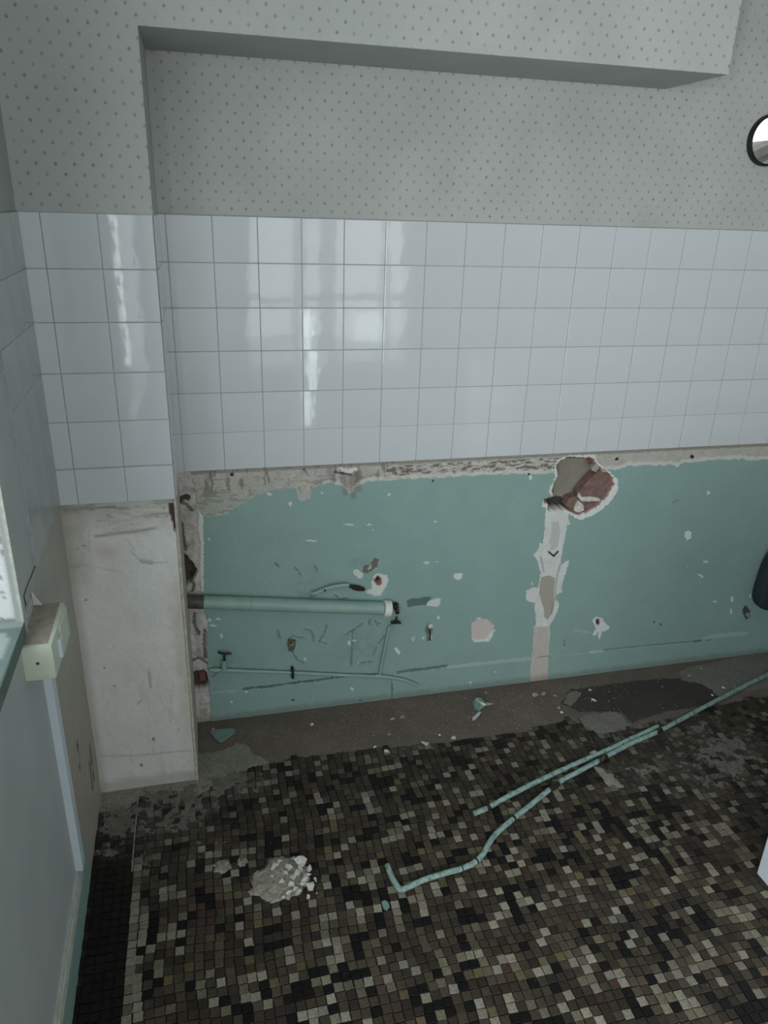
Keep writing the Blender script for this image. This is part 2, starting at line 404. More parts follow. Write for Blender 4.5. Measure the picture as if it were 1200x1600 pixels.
# left wall tiles: three columns from the corner
for j in range(6):
    for k in range(3):
        zc = -D-.5-k
        me = MB().box((0, -TW/2, -TW/2), (.0055, TW/2, TW/2 if j < 5 else TW/2), .0008).mesh() if (j, k) == (0, 0) else LT
        if (j, k) == (0, 0): LT = me; me.materials.append(M['tile_shaded'])
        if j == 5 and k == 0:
            LB = MB().box((0, -TW/2, -.39*S), (.0055, TW/2, .39*S), .0008).mesh(); LB.materials.append(M['tile_shaded'])
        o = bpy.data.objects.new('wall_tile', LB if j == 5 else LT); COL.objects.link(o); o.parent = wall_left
        o.location = P(XL(zc)+.0, (j+.48 if j < 5 else 5.38), zc); o.rotation_euler = (0, rt.uniform(-.002, .002), .0125+rt.uniform(-.002, .002))
# ---------------------------------------------------------------- relief of the back wall below the tiles
TEAL = C(140, 168, 162); BARE = C(184, 181, 172); WHITE = C(222, 224, 220); DK = C(44, 38, 34); GREY = C(168, 164, 156); RED = C(140, 96, 88)
top_edge = [(250, 690), (250, 815), (316, 812), (328, 806), (350, 804), (368, 793), (392, 778), (410, 770), (428, 767), (445, 764), (463, 763), (467, 779), (474, 783), (484, 779), (488, 763),
            (500, 758), (515, 756), (530, 757), (538, 764), (545, 772), (549, 770), (556, 762), (566, 757), (576, 752), (600, 751), (640, 748), (700, 745), (760, 742), (800, 741), (850, 741), (862, 738),
            (905, 735), (965, 733), (985, 728), (1020, 727), (1050, 726), (1060, 730), (1066, 724), (1100, 720), (1150, 717), (1180, 719), (1260, 714), (1380, 708), (1520, 700), (1520, 610), (1260, 640)]
col_left = [(240, 735), (297, 735), (312, 800), (316, 840), (317, 925), (320, 960), (326, 975), (322, 1000), (325, 1050), (328, 1095), (331, 1138), (270, 1150)]
chase = [(852, 795), (851, 818), (850, 835), (848, 850), (843, 848), (842, 857), (834, 867), (840, 877), (843, 890), (845, 893), (842, 912), (841, 918), (834, 917), (826, 921), (821, 933), (824, 939), (833, 942),
         (836, 941), (835, 950), (837, 960), (838, 975), (836, 977), (834, 980), (832, 1010), (829, 1040), (827, 1080), (853, 1078), (856, 1040), (858, 1010), (859, 990), (858, 978), (866, 965), (871, 955), (874, 943),
         (870, 938), (868, 940), (869, 930), (878, 925), (877, 919), (882, 900), (890, 876), (886, 876), (877, 882), (876, 876), (880, 850), (884, 830), (886, 820), (891, 820), (888, 808), (888, 795)]
chase_low = [(834, 980), (832, 1010), (829, 1040), (827, 1080), (853, 1078), (856, 1040), (858, 1010), (858, 979)]
chase_grey = [(846, 903), (856, 900), (868, 904), (866, 935), (865, 955), (857, 970), (852, 966), (850, 950), (846, 938), (843, 925)]
chase_grey2 = [(861, 815), (873, 814), (876, 830), (872, 855), (862, 862), (858, 845), (862, 830)]
hole_out = [(867, 728), (873, 718), (890, 712), (905, 712), (918, 711), (930, 712), (932, 722), (938, 728), (950, 735), (960, 742), (966, 752), (965, 766), (955, 782), (940, 795), (925, 806), (908, 812), (897, 808),
            (885, 802), (880, 797), (868, 795), (855, 795), (848, 790), (850, 781), (862, 776), (858, 768), (862, 755), (868, 745)]
hole_in = [(870, 728), (876, 720), (892, 714), (928, 716), (932, 726), (946, 735), (958, 745), (961, 758), (952, 775), (938, 790), (922, 800), (906, 806), (892, 801), (880, 793), (868, 790), (851, 788), (852, 780), (866, 777), (863, 768), (866, 756), (872, 745)]
def blob(cx, cy, rx, ry, n=14, seed=0, j=.25):
    rr = random.Random(seed*31+int(cx*7+cy)); return [(cx+rx*math.cos(2*math.pi*k/n)*(1+rr.uniform(-j, j)), cy+ry*math.sin(2*math.pi*k/n)*(1+rr.uniform(-j, j))) for k in range(n)]
def shade_back(U, V):
    n1 = fbm(U*6, V*6, 1); n2 = fbm(U*18, V*18, 5, 3); n3 = fbm(U*2, V*2, 9); nf = fbm(U*45, V*45, 11, 2)
    ju = U+(n1-.5)*.10+(n2-.5)*.05; jv = V+(fbm(U*6, V*6, 21)-.5)*.10+(fbm(U*18, V*18, 25, 3)-.5)*.05
    su = U+(n2-.5)*.05+(nf-.5)*.02; sv = V+(fbm(U*18, V*18, 33, 3)-.5)*.05+(fbm(U*45, V*45, 37, 2)-.5)*.02
    c = np.ones(U.shape+(3,))*TEAL; c *= (.95+.10*n3)[..., None]
    h = (n3-.5)*.0015+(n1-.5)*.0006
    def layer(poly, col, hh=None, rough=False, jig=0):
        m = inpoly(*((ju, jv) if jig else (su, sv)), Bs(poly))
        paint(c, m, col if not callable(col) else col(n1, n2)[m.nonzero()] if False else col)
        if hh is not None: h[m] = hh+((n2[m]-.5)*.0012 if rough else 0)
        return m
    # bare plaster band under the tiles
    m = inpoly(ju, jv, Bs(top_edge))
    paint(c, m, BARE); base = (.80+.36*n1)[..., None]; c[m] *= base[m]
    h[m] = -.0016+(n2[m]-.5)*.0022
    sx = fbm(U*10, V*2.2, 41); pit = m & (sx > .64) & (V < 6.7); paint(c, pit & (U < 1), C(140, 134, 124))
    # green wash left on the plaster in the left corner
    gm = m*sst(V, 6.25, 7.1)*sst(-U, 1.6, 3.2); paint(c, gm*.55, C(166, 182, 168))
    # ridged adhesive: dark dashes along the band
    dash = fbm(U*7, V*26, 51, 3)
    dm = m & (dash > .56) & (V > 6.12) & (V < 6.62) & (U > .2) & (U < 6.4); paint(c, dm*.85, C(104, 90, 82)); h[dm] -= .0022
    dm = m & (dash < .36) & (U > .2) & (U < 6.4) & (V < 6.6); paint(c, dm*.8, C(206, 204, 196)); h[dm] += .001
    dm = m & (fbm(U*5, V*20, 57, 3) > .62) & (U < 0) & (V > 6.2); paint(c, dm*.5, C(130, 120, 110))
    # paler fresh edge just above the teal
    e = m & ~inpoly(ju, jv+.10, Bs(top_edge)) & (U > -1.5); paint(c, e*.7, C(208, 210, 202)); h[e] = -.0004
    # darker, recessed line right under the tiles
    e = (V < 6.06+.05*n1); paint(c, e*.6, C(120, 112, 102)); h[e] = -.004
    # vertical brush stains dropping from the band at x 540
    for a in ([(535, 735), (540, 770)], [(548, 730), (552, 776)], [(556, 740), (561, 764)], [(515, 735), (520, 752)]):
        d = dline(su, sv, Bs(a)); paint(c, (1-sst(d, .02, .14))*.5, C(112, 104, 96))
    e = inpoly(su+(n2-.5)*.12, sv+(nf-.5)*.08, Bs([(528, 731), (536, 730), (545, 733), (555, 730), (562, 733), (552, 739), (545, 742), (535, 738)])); paint(c, e, C(222, 220, 212)); h[e] = .002
    d = dline(su, sv, Bs([(524, 738), (534, 740), (548, 741)])); paint(c, (d < .03).astype(float)*.8, DK)
    # left column of broken plaster
    m = inpoly(ju, jv, Bs(col_left)); paint(c, m, C(198, 193, 186)); c[m] *= (.74+.5*fbm(U*9, V*3, 61))[..., None][m]
    h[m] = -.004+(n1[m]-.5)*.008
    dirt = m*sst(fbm(U*3, V*3, 63), .5, .75); paint(c, dirt*.4, C(100, 92, 86))
    e = inpoly(su, sv, Bs([(311, 800), (317, 806), (318, 860), (318, 925), (314, 925), (312, 880), (313, 850), (309, 820)])); paint(c, e, C(216, 218, 212)); h[e] = .001
    for poly, dep in (([(279, 874), (284, 862), (292, 870), (302, 882), (309, 893), (303, 906), (296, 914), (279, 925)], .035), ([(292, 1052), (318, 1048), (323, 1052), (326, 1068), (321, 1076), (309, 1079), (296, 1076)], .03),
                      ([(279, 778), (284, 776), (290, 772), (297, 776), (296, 785), (288, 783), (279, 788)], .012)):
        e = inpoly(su, sv, Bs(poly)); paint(c, e, C(74, 64, 58)); c[e] *= (.6+.8*n2)[..., None][e]; h[e] = -dep
    e = inpoly(su, sv, Bs([(311, 1056), (322, 1054), (323, 1068), (312, 1070)])); paint(c, e, C(118, 72, 72)); h[e] = -.014
    for ln in ([(281, 785), (292, 790), (299, 798)], [(304, 960), (303, 975), (307, 985), (311, 992)], [(290, 860), (286, 840), (284, 820)], [(297, 905), (303, 915), (300, 925)], [(320, 985), (319, 1010), (321, 1030)], [(296, 1035), (310, 1030), (322, 1036)], [(300, 1085), (298, 1110), (302, 1140)]):
        d = dline(su, sv, Bs(ln)); e = d < .04; paint(c, e*.75, C(60, 52, 46)); h[e] -= .003
    # chase filled with plaster
    m = inpoly(su, sv, Bs(chase)); paint(c, m, C(214, 216, 212)); c[m] *= (.86+.24*n1)[..., None][m]; h[m] = -.0012+(n1[m]-.5)*.002
    m = inpoly(su, sv, Bs(chase_grey)); paint(c, m, C(168, 164, 152)); h[m] = -.0030
    m = inpoly(su, sv, Bs(chase_grey2)); paint(c, m*.7, C(182, 182, 176))
    m = inpoly(su, sv, Bs(chase_low)); paint(c, m, C(196, 188, 180)); c[m] *= (.88+.2*fbm(U*10, V*4, 71))[..., None][m]; h[m] = -.001
    m = inpoly(su, sv, Bs([(822, 922), (834, 919), (840, 925), (838, 938), (832, 942), (824, 938)])); paint(c, m, C(216, 214, 212))
    for ln in ([(876, 880), (870, 905), (868, 930), (862, 960)], [(845, 870), (850, 892)]):
        d = dline(su, sv, Bs(ln)); paint(c, (d < .025)*.5, C(110, 108, 100))
    # the broken hole
    m = inpoly(ju, jv, [(a, b) for a, b in Bs(hole_out)]); paint(c, m, C(220, 222, 218)); h[m] = -.001+(n2[m]-.5)*.003
    jh = .6
    iu = U+(n2-.5)*.09; iv = V+(fbm(U*18, V*18, 35, 3)-.5)*.09
    m = inpoly(iu, iv, Bs(hole_in)); paint(c, m, C(128, 96, 86)); h[m] = -.012
    shr = [(x+(907-x)*.07, y+(762-y)*.07) for x, y in hole_in]
    m = inpoly(iu, iv, Bs(shr)); paint(c, m, C(112, 84, 76)); h[m] = -.030
    shr = [(x+(905-x)*.12, y+(760-y)*.12) for x, y in hole_in]
    m = inpoly(iu, iv, Bs(shr)); paint(c, m, C(142, 138, 124)); h[m] = -.062+(n3[m]-.5)*.006
    m = inpoly(iu, iv, Bs([(852, 782), (866, 779), (884, 783), (894, 776), (905, 765), (918, 748), (930, 738), (936, 734), (932, 730), (915, 742), (903, 757), (896, 770), (884, 776), (868, 776)], .09/S)); paint(c, m, C(66, 60, 54)); h[m] = -.10  # deeper slit; the shade between the bricks is painted in as dark colour
    m = inpoly(iu, iv, Bs([(851, 783), (862, 778), (884, 781), (888, 792), (868, 793), (849, 793)], .03/S)); paint(c, m, C(60, 54, 48)); h[m] = -.06  # shade in the hole's lower left corner, painted dark over the recess
    # chips and scars on the teal
    def chip(poly, col, hh=-.0014, edge=None):
        if edge: mm = inpoly(ju, jv, Bs(edge)); paint(c, mm, C(210, 214, 210)); h[mm] = -.0006
        mm = inpoly(su, sv, Bs(poly)); paint(c, mm, col); h[mm] = hh
    chip(blob(753, 985, 17, 18, 12, 2), C(204, 194, 188), -.004, blob(753, 985, 19, 20, 18, 1, .14))
    chip([(925, 968), (932, 963), (941, 966), (946, 974), (953, 980), (948, 986), (941, 986), (936, 1000), (934, 988), (929, 994), (926, 992), (931, 982)], C(214, 218, 218))
    chip(blob(935, 973, 4, 5, 8), C(70, 50, 52), -.012)
    chip([(581, 906), (586, 897), (596, 896), (605, 899), (607, 906), (604, 915), (599, 922), (595, 930), (586, 931), (572, 926), (574, 922), (582, 920), (581, 912)], C(212, 214, 208))
    chip(blob(591, 908, 6.5, 7, 10), C(134, 88, 84), -.004); chip(blob(591, 907, 3, 3.4, 8), C(44, 26, 26), -.02)
    chip([(552, 890), (558, 889), (563, 893), (568, 896), (566, 903), (560, 903), (553, 898)], C(210, 214, 208))
    chip([(566, 893), (570, 884), (578, 882), (586, 872), (592, 874), (590, 886), (582, 892), (572, 898)], C(112, 104, 92), -.003)
    chip([(577, 884), (582, 882), (580, 889), (575, 892)], C(190, 196, 188))
    chip([(635, 940), (640, 936), (660, 934), (674, 932), (672, 945), (650, 947), (637, 948)], C(92, 116, 108), -.001)
    chip([(667, 942), (674, 937), (688, 934), (687, 946), (680, 948), (672, 946), (666, 946)], C(206, 212, 208))
    chip([(708, 898), (714, 896), (723, 896), (722, 902), (716, 906), (710, 904)], C(214, 218, 216))
    chip([(664, 985), (667, 976), (673, 974), (677, 980), (675, 992), (673, 1003), (668, 1004), (668, 992)], C(120, 128, 118), -.004)
    chip([(669, 978), (674, 975), (677, 980), (672, 984)], C(206, 210, 202)); chip([(671, 993), (675, 992), (675, 998), (671, 999)], C(200, 204, 198))
    chip([(658, 995), (663, 992), (664, 999), (661, 1000)], C(190, 200, 194)); chip([(642, 996), (647, 992), (649, 999), (644, 1003)], C(176, 196, 190))
    chip([(616, 1013), (620, 1011), (625, 1018), (624, 1024), (618, 1018)], C(212, 220, 214))
    chip([(449, 1000), (453, 998), (462, 1000), (461, 1012), (457, 1020), (451, 1018)], C(86, 92, 78), -.003)
    chip([(1070, 832), (1076, 829), (1080, 832), (1079, 841), (1073, 844), (1069, 838)], C(214, 222, 224))
    for x, y, rx, ry in ((1103, 878, 4, 2.2), (1074, 885, 1.6, 1.4), (1117, 940, 4, 1.8), (1144, 937, 3, 5), (1142, 955, 1.5, 5), (545, 820, 9, 1.3), (577, 820, 4, 1.6), (583, 828, 2, 1), (486, 845, 10, 1.2), (503, 770, 2, 2), (454, 787, 3, 3),
                         (421, 772, 4, 2.4), (608, 773, 2, 2.5), (666, 879, 5, 2), (683, 878, 4, .9), (680, 815, 4, .9), (346, 1007 - 13, 2.4, 3.4), (362, 1097, 2.5, 2), (550, 1076, 2.4, 2.6), (327, 843, 1.6, 3), (685, 965, 1.6, 3), (545, 1005, 2, 4),
                         (553, 1001, 4, 1.6), (477, 1030, 3, 2), (385, 1081, 2, 2), (735, 1066, 1.2, 2), (774, 1050, 1, 1.6), (826, 741, 4, 1.4), (829, 746, 2.4, 4), (1107, 770, 3, 3), (831, 912, 2, 2), (560, 1047-12, 1, 1), (341, 967, 5, 1.6), (327, 969, 3, 3), (333, 977, 6, 1.4), (1172, 931, 1.6, 3)):
        chip(blob(x, y, rx, ry, 9, int(x)), C(206, 216, 212), -.0008)
    for ln, w_, a, col in (([(1098, 902), (1092, 898)], .03, 1, C(206, 216, 212)), ([(430, 880), (436, 885)], 0.03, .5, DK)):
        d = dline(su, sv, Bs(ln)); paint(c, (d < w_)*a, col)
    chip(blob(1167, 957, 6, 10, 12, 4), C(74, 84, 82), -.006); chip(blob(1170, 962, 3, 4, 8, 5), C(130, 136, 132), .001)
    for x, y in ((677, 752), (363, 742), (535, 738), (475, 735), (827, 741), (1023, 972), (458, 1095), (563, 1095), (1082, 714), (965, 718), (700, 716), (1033, 976)):
        chip(blob(x, y, 1.8 if x not in (363, 1082, 965) else 3.4, 1.8 if x not in (363, 1082, 965) else 2.8, 8, x), C(40, 36, 34), -.006)
    # crack above the plinth and pale scuffs along it
    for ln, w_, a in (([(380, 1077), (420, 1073), (470, 1066), (500, 1063), (540, 1057), (585, 1054)], .035, .75), ([(622, 1051), (640, 1048), (660, 1046), (700, 1041)], .05, .6), ([(840, 1028), (900, 1021), (1000, 1010), (1110, 1000)], .02, .45),
                      ([(612, 1063), (613, 1080), (612, 1099)], .02, .55), ([(518, 1054), (518, 1064)], .02, .6), ([(1085, 1003), (1110, 1000)], .03, .6)):
        d = dline(su, sv, Bs(ln)); e = d < w_*(.6+.9*n1); paint(c, e*a, C(62, 74, 66)); h[e] -= .002
    for ln, w_, a in (([(700, 1043), (740, 1038), (780, 1034), (828, 1029)], .07, .6), ([(860, 1025), (890, 1021), (925, 1018)], .04, .5), ([(925, 1018), (940, 1017)], .06, .7), ([(1100, 999), (1118, 994), (1126, 993), (1145, 991), (1165, 990)], .09, .55),
                      ([(898, 985), (922, 989)], .05, .4), ([(330, 1083), (375, 1078)], .03, .5), ([(360, 1083), (368, 1081)], .03, .6)):
        d = dline(su, sv, Bs(ln)); paint(c, (d < w_*(.4+1.0*n2))*a, C(178, 196, 188))
    # lifted and wrinkled paint round the pipes: dark curved edges
    for ln in ([(434, 985), (438, 998)], [(452, 998), (458, 993), (466, 997), (474, 996)], [(476, 983), (486, 986), (490, 994), (490, 1003)], [(510, 978), (507, 990), (503, 996), (498, 1003)], [(540, 993), (550, 985), (560, 979), (566, 975)], [(578, 967), (577, 975), (580, 977)],
               [(586, 970), (589, 976), (594, 974)], [(524, 930), (530, 936), (542, 935)], [(462, 888), (470, 899)], [(492, 885), (496, 893)], [(590, 1006), (597, 1000), (602, 992)], [(552, 985), (550, 1010), (549, 1040)], [(563, 1036), (582, 1034)], [(457, 1020), (465, 1032), (474, 1036)], [(588, 1012), (584, 1022)],
               [(500, 1003), (510, 1006)], [(1052, 785), (1058, 782)], [(882, 1000), (882, 1008)], [(340, 1050), (330, 1058)]):
        d = dline(su, sv, Bs(ln)); e = d < .030*(.2+1.5*n2); paint(c, e*.42, C(50, 66, 60)); h[e] -= .0008
        g = (d > .03) & (d < .10); h[g] += .0012*(1-(d[g]-.03)/.07)
    sm = np.zeros(U.shape)
    for x, y, r_ in ((480, 925, .5), (560, 880, .35), (350, 1035, .5), (455, 1010, .3), (565, 1010, .7), (620, 975, .35)):
        a, b = B(x, y); sm = np.maximum(sm, np.exp(-((U-a)**2+(V-b)**2)/r_**2))
    paint(c, sm*.22*sst(n1, .3, .7), C(78, 96, 86))
    # dirt along the floor edge
    e = sst(V+.15*n1, 13.42, 13.66); paint(c, e*.45, C(96, 92, 84))
    return c, h
def to_back(U, V, h): return np.stack([U*S, -h-.0, (FR-V)*S], -1)
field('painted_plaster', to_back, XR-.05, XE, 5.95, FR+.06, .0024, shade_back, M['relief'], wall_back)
# broken terracotta inside the hole, built as loose-edged pieces with their own thickness
def deep(poly, zf, zb, m, name, parent, **k):
    """piece with its outline in the wall plane: front at depth zf, thickness towards zb (metres behind the plane)"""
    rr = random.Random(len(poly)); pts = [B(x, y, zf/S) for x, y in poly]
    me = MB().prism([Vector((a*S, zf+rr.uniform(-.002, .002), (FR-b)*S)) for a, b in pts], (0, zb-zf, 0)).mesh()
    return part(name, me, m, parent, **k)
deep([(905, 779), (903, 770), (915, 756), (929, 741), (939, 734), (950, 741), (957, 750), (957, 764), (950, 773), (936, 779), (920, 781)], .016, .05, M['brick'], 'brick', wall_back)
deep([(884, 790), (889, 779), (902, 774), (916, 783), (934, 785), (928, 797), (912, 803), (896, 800)], .022, .055, M['brick'], 'brick', wall_back)
deep([(897, 799), (900, 789), (904, 782), (912, 790), (912, 800), (905, 803)], .014, .022, M['plaster'], 'plaster_lump', wall_back)
deep([(902, 776), (905, 770), (909, 777), (921, 776), (936, 778), (938, 783), (922, 784), (909, 783)], .011, .016, M['plaster'], 'mortar_line', wall_back)
deep([(924, 729), (931, 725), (937, 731), (932, 738), (926, 736)], .004, .02, M['plaster_dim'], 'plaster_lump', wall_back)
deep([(938, 731), (945, 729), (947, 738), (940, 737)], .004, .02, M['plaster_dim'], 'plaster_lump', wall_back)
# vent hole: black sleeve through the wall, sticking out a little
vm = MB(); n = 48; ro, ri = hrad*S, hrad*S-.0065
def ringpts(rad, y): return [(hx*S+rad*math.cos(2*math.pi*k/n), y, (FR-hr)*S+rad*math.sin(2*math.pi*k/n)) for k in range(n)]
for rad, y in ((ro, .03), (ro, -.016), (ro-.0015, -.018), (ri+.0015, -.018), (ri, -.016), (ri, .03)): vm.v += ringpts(rad, y)
for a in range(6):
    b = (a+1) % 6; vm.f += [(a*n+k, a*n+(k+1) % n, b*n+(k+1) % n, b*n+k) for k in range(n)]
sl = link('vent_sleeve', vm.mesh(True), M['black'], label='black round vent sleeve set in the wallpaper, daylight showing through it', cat='vent')
# outside seen through the vent: a neighbouring house
hb = thing('house', 'brown-grey rendered house with a sloping roof, seen outside through the round vent hole', 'building', (6.5, 9, 0))
def farp(px, py, z): a = on(2, z, px, py); return Vector((a[0]*S, z*S, (FR-a[1])*S))
zf = 90
p1, p2, p3 = farp(1165, 234, zf), farp(1197, 219.5, zf), farp(1250, 222, zf)
g = MB().prism([(p1.x-1.5, p1.y, -1), (p1.x-1.5, p1.y, p1.z-.7), (p2.x, p1.y, p2.z), (p3.x+3, p1.y, p2.z-.2), (p3.x+3, p1.y, -1)], (0, 5, 0)).mesh()
part('house_wall', g, M['render'], hb)
g = MB().prism([(p1.x-1.8, p1.y-.3, p1.z-.84), (p2.x, p1.y-.3, p2.z), (p3.x+3, p1.y-.3, p2.z-.2), (p3.x+3, p1.y-.3, p2.z-.35), (p2.x, p1.y-.3, p2.z-.14), (p1.x-1.8, p1.y-.3, p1.z-1.0)], (0, 5.6, 0)).mesh()
part('roof', g, M['roof'], hb)
link('ground', quad([(-20, 1.0, -.6), (30, 1.0, -.6), (30, 40, -.6), (-20, 40, -.6)]), M['render'], kind='structure')
# ---------------------------------------------------------------- pier plaster below its tiles
def shade_pier(U, V):
    n1 = fbm(U*4, V*4, 101); n2 = fbm(U*16, V*16, 105, 3); n3 = fbm(U*1.5, V*1.5, 109)
    c = np.ones(U.shape+(3,))*C(226, 226, 222); c *= (.93+.13*n3)[..., None]
    h = (n3-.5)*.004+(n1-.5)*.0015
    top = 1-sst(V+.35*n1, 6.1, 7.0); paint(c, top*.55, C(170, 164, 150))
    st = top*(fbm(U*2, V*14, 111, 3) > .56); paint(c, st*.45, C(134, 124, 110)); h -= st*.0015
    w_ = top*(fbm(U*2.5, V*10, 115, 3) < .42); paint(c, w_*.5, C(218, 216, 208))
    # newer, smoother skim starts right of x -6.9 ; older beige at the left corner
    lf = (1-sst(U+.12*n1, -7.25, -6.85))*(1-sst(V, 7.3, 8.2)); paint(c, lf*.55, C(172, 170, 156))
    rg = sst(U+.3*(n1-.5), -5.62, -5.25)*sst(V, 7.0, 8.6)*(1-.4*sst(V, 10.5, 13)); paint(c, rg*.5, C(182, 174, 148))
    lc = (1-sst(U, -7.52, -7.30)); paint(c, lc*.5, C(158, 154, 142))
    pk = np.exp(-(((U+6.72)/.28)**2+((V-6.95)/.18)**2)); paint(c, pk*.45, C(196, 168, 160))
    for ln, w2_, a in (([(150, 838), (180, 834), (200, 832), (240, 826)], .03, .5), ([(120, 880), (150, 886), (190, 895)], .012, .25), ([(205, 862), (222, 878), (232, 880), (262, 878)], .015, .35), ([(222, 876), (236, 879)], .05, .35), ([(198, 842), (210, 860)], .012, .3),
                       ([(232, 1047), (236, 1075)], .02, .45), ([(102, 888), (125, 885)], .02, .3), ([(158, 1182), (220, 1180), (298, 1172)], .03, .25), ([(100, 797), (165, 793), (200, 795)], .03, .4), ([(215, 1100), (222, 1094)], .02, .4), ([(140, 830), (138, 860)], .02, .2)):
        d = dline(U+(n2-.5)*.02, V+(n1-.5)*.05, Bs(ln, -D)); paint(c, (1-sst(d, w2_*.6, w2_*1.6))*a, C(112, 106, 96))
    for x, y, r_ in ((135, 937, 2.4), (122, 857, 1.6), (132, 853, 1.6), (221, 1195, 3), (240, 1155, 2.6), (163, 1043, 1.5), (280, 1140, 1.6), (178, 1072, 1.6)):
        m_ = inpoly(U, V, Bs(blob(x, y, r_, r_, 8, x), -D)); paint(c, m_*.8, C(96, 88, 78))
    # vertical dirty strokes low on the face
    vs_ = (fbm(U*14, V*1.6, 121, 3) > .68)*sst(V, 9.5, 11); paint(c, vs_*.12, C(120, 116, 106))
    # broken corner by the tile edge
    br = inpoly(U+(n2-.5)*.05, V, Bs([(263, 783), (276, 783), (277, 822), (271, 835), (269, 815), (264, 800)], -D)); paint(c, br, C(74, 50, 44)); h[br] = -.006
    ft = sst(V+.2*n1, 13.25, 13.55); paint(c, ft*.5, C(158, 154, 144))
    return c, h
def to_pier(U, V, h): return np.stack([U*S, -D*S-h, (FR-V)*S], -1)
field('painted_plaster', to_pier, -7.60, XR-.03, 5.77, FR+.05, .0035, shade_pier, M['relief'], pier)
# the return of the pier below the tiles, with its corner bead
part('pier_return', MB().box(P(XR-.06, 5.8, -D+.02), P(XR-.012, FR, .02)).mesh(), M['bead'], pier)
cb = link('trim_1', MB().tube([P(XR-.03, 5.82, -D-.0), P(XR-.035, 9, -D-.0), P(XR-.05, FR, -D-.0)], .0038, 10).mesh(True), M['bead'], kind='structure')
# ---------------------------------------------------------------- left wall, stained plaster between the corner and the trunking
def shade_left(U, V):       # U is depth z, V is r
    n1 = fbm(U*3, V*3, 131); n2 = fbm(U*14, V*14, 135, 3)
    c = np.ones(U.shape+(3,))*C(176, 176, 164); c *= (.88+.2*n1)[..., None]
    h = (n1-.5)*.003
    low = sst(V+.6*n1, 8.5, 11.5); paint(c, low*.6, C(168, 154, 136))
    b = sst(n2, .6, .8)*sst(V, 8, 9.5); paint(c, b*.3, C(120, 104, 84))
    tl = sst(V+.06*n2, 12.35, 12.40)*(U < -5.05+.3*n1); paint(c, tl, TEAL)
    for z, r0_, r1_ in ((-3.2, 11.95, 12.6), (-2.9, 11.7, 12.6), (-4.2, 10.6, 11.1)):
        d = dline(U, V, [(z, r0_), (z-.1, r1_)]); paint(c, (d < .09)*.8, C(50, 42, 38)); h[d < .09] -= .002
    return c, h
def to_left(U, V, h):
    x = -7.57+.0125*(-U-2.34); return np.stack([(x+.02)*S+h, U*S, (FR-V)*S], -1)
field('painted_plaster', to_left, -2.2, -6.4, 5.77, FR+.05, .006, shade_left, M['relief'], wall_left)
# smooth grey panel on the near wall and the teal painted foot below it
def shade_foot(U, V):
    n1 = fbm(U*3, V*3, 141); c = np.ones(U.shape+(3,))*TEAL*.96; c *= (.9+.16*n1)[..., None]; h = (n1-.5)*.002
    return c, h
field('painted_foot', to_left, -6.35, -19, 12.1, FR+.05, .02, shade_foot, M['relief'], wall_left)
part('wall_panel', lbox(MB(), -6.12, -18.8, 5.98, 12.1, 0, .05).mesh(), M['greypaint'], wall_left)
mo = MB(); lbox(mo, -6.0, -18.8, 12.05, 12.42, 0, .10); lbox(mo, -6.0, -18.8, 12.12, 12.2, .10, .135); lbox(mo, -6.0, -18.8, 12.3, 12.38, .10, .13)
link('trim_2', mo.mesh(), M['whitewood'], kind='structure')
# hatch window: far jamb, frame strip, sill
win = bpy.data.objects.new('window_1', None); COL.objects.link(win); win['kind'] = 'structure'; win.location = P(XL(-12), HB, -12)
part('window_frame', lbox(MB(), H0+.10, H0-.02, HT, HB, -.035, .07).mesh(), M['paper_plain'], win)
part('frame_edge', lbox(MB(), H0+.12, H0-.03, HT, 6.24, .04, .088).mesh(), M['whitewood'], win, label='thin white edge strip of the frame')
part('window_frame', lbox(MB(), H0+.0, H1, HT-.1, HT+.05, -.4, .05).mesh(), M['whitewood'], win)
def shade_jamb(U, V):
    n1 = fbm(U*7, V*7, 151); n2 = fbm(U*25, V*25, 155, 3)
    c = np.ones(U.shape+(3,))*C(150, 156, 154); h = U*0
    m_ = (U+.05*(n1-.5) < -7.545)&(V < 5.86); paint(c, m_, C(222, 224, 222)); h[m_] = .003+(n2[m_]-.5)*.002
    sp_ = m_ & (n2 > .72); paint(c, sp_*.7, C(110, 112, 108)); h[sp_] -= .002
    return c, h
field('jamb', lambda U, V, h: np.stack([U*S, H0*S-h-.001, (FR-V)*S], -1), -9.4, XL(H0)+.005, HT, HB, .005, shade_jamb, M['relief'], win)
def shade_sill(U, V):
    n1 = fbm(U*4, V*4, 161); n2 = fbm(U*20, V*20, 165, 3)
    c = np.ones(U.shape+(3,))*C(116, 136, 130); c *= (.85+.25*n1)[..., None]; h = U*0
    m_ = (V > -7.12); paint(c, m_*.6, C(176, 188, 184))
    q_ = lambda l: [(lambda t: (t[0], t[2]))(on(1, HB, *p)) for p in l]
    m_ = inpoly(U+(n2-.5)*.03, V+(n1-.5)*.1, q_([(-30, 988), (12, 990), (13, 1003), (7, 1014), (6, 1026), (-30, 1040)])); paint(c, m_*.8, C(182, 192, 186)); h[m_] = .0004
    m_ = inpoly(U, V, q_([(-30, 970), (38, 954), (36, 966), (-30, 982)])); paint(c, m_*.6, C(164, 176, 172))
    return c, h
field('sill', lambda U, V, h: np.stack([U*S, V*S, (FR-HB)*S+h], -1), -9.5, XL(H0)+.088, H0, H1, .008, shade_sill, M['relief'], win)
part('sill_nosing', lbox(MB(), H0, H1, HB+.005, HB+.26, -.3, .088).mesh(), mat('worn_green_grey_paint', (104, 120, 114), (92, 108, 102), rough=.7), win)
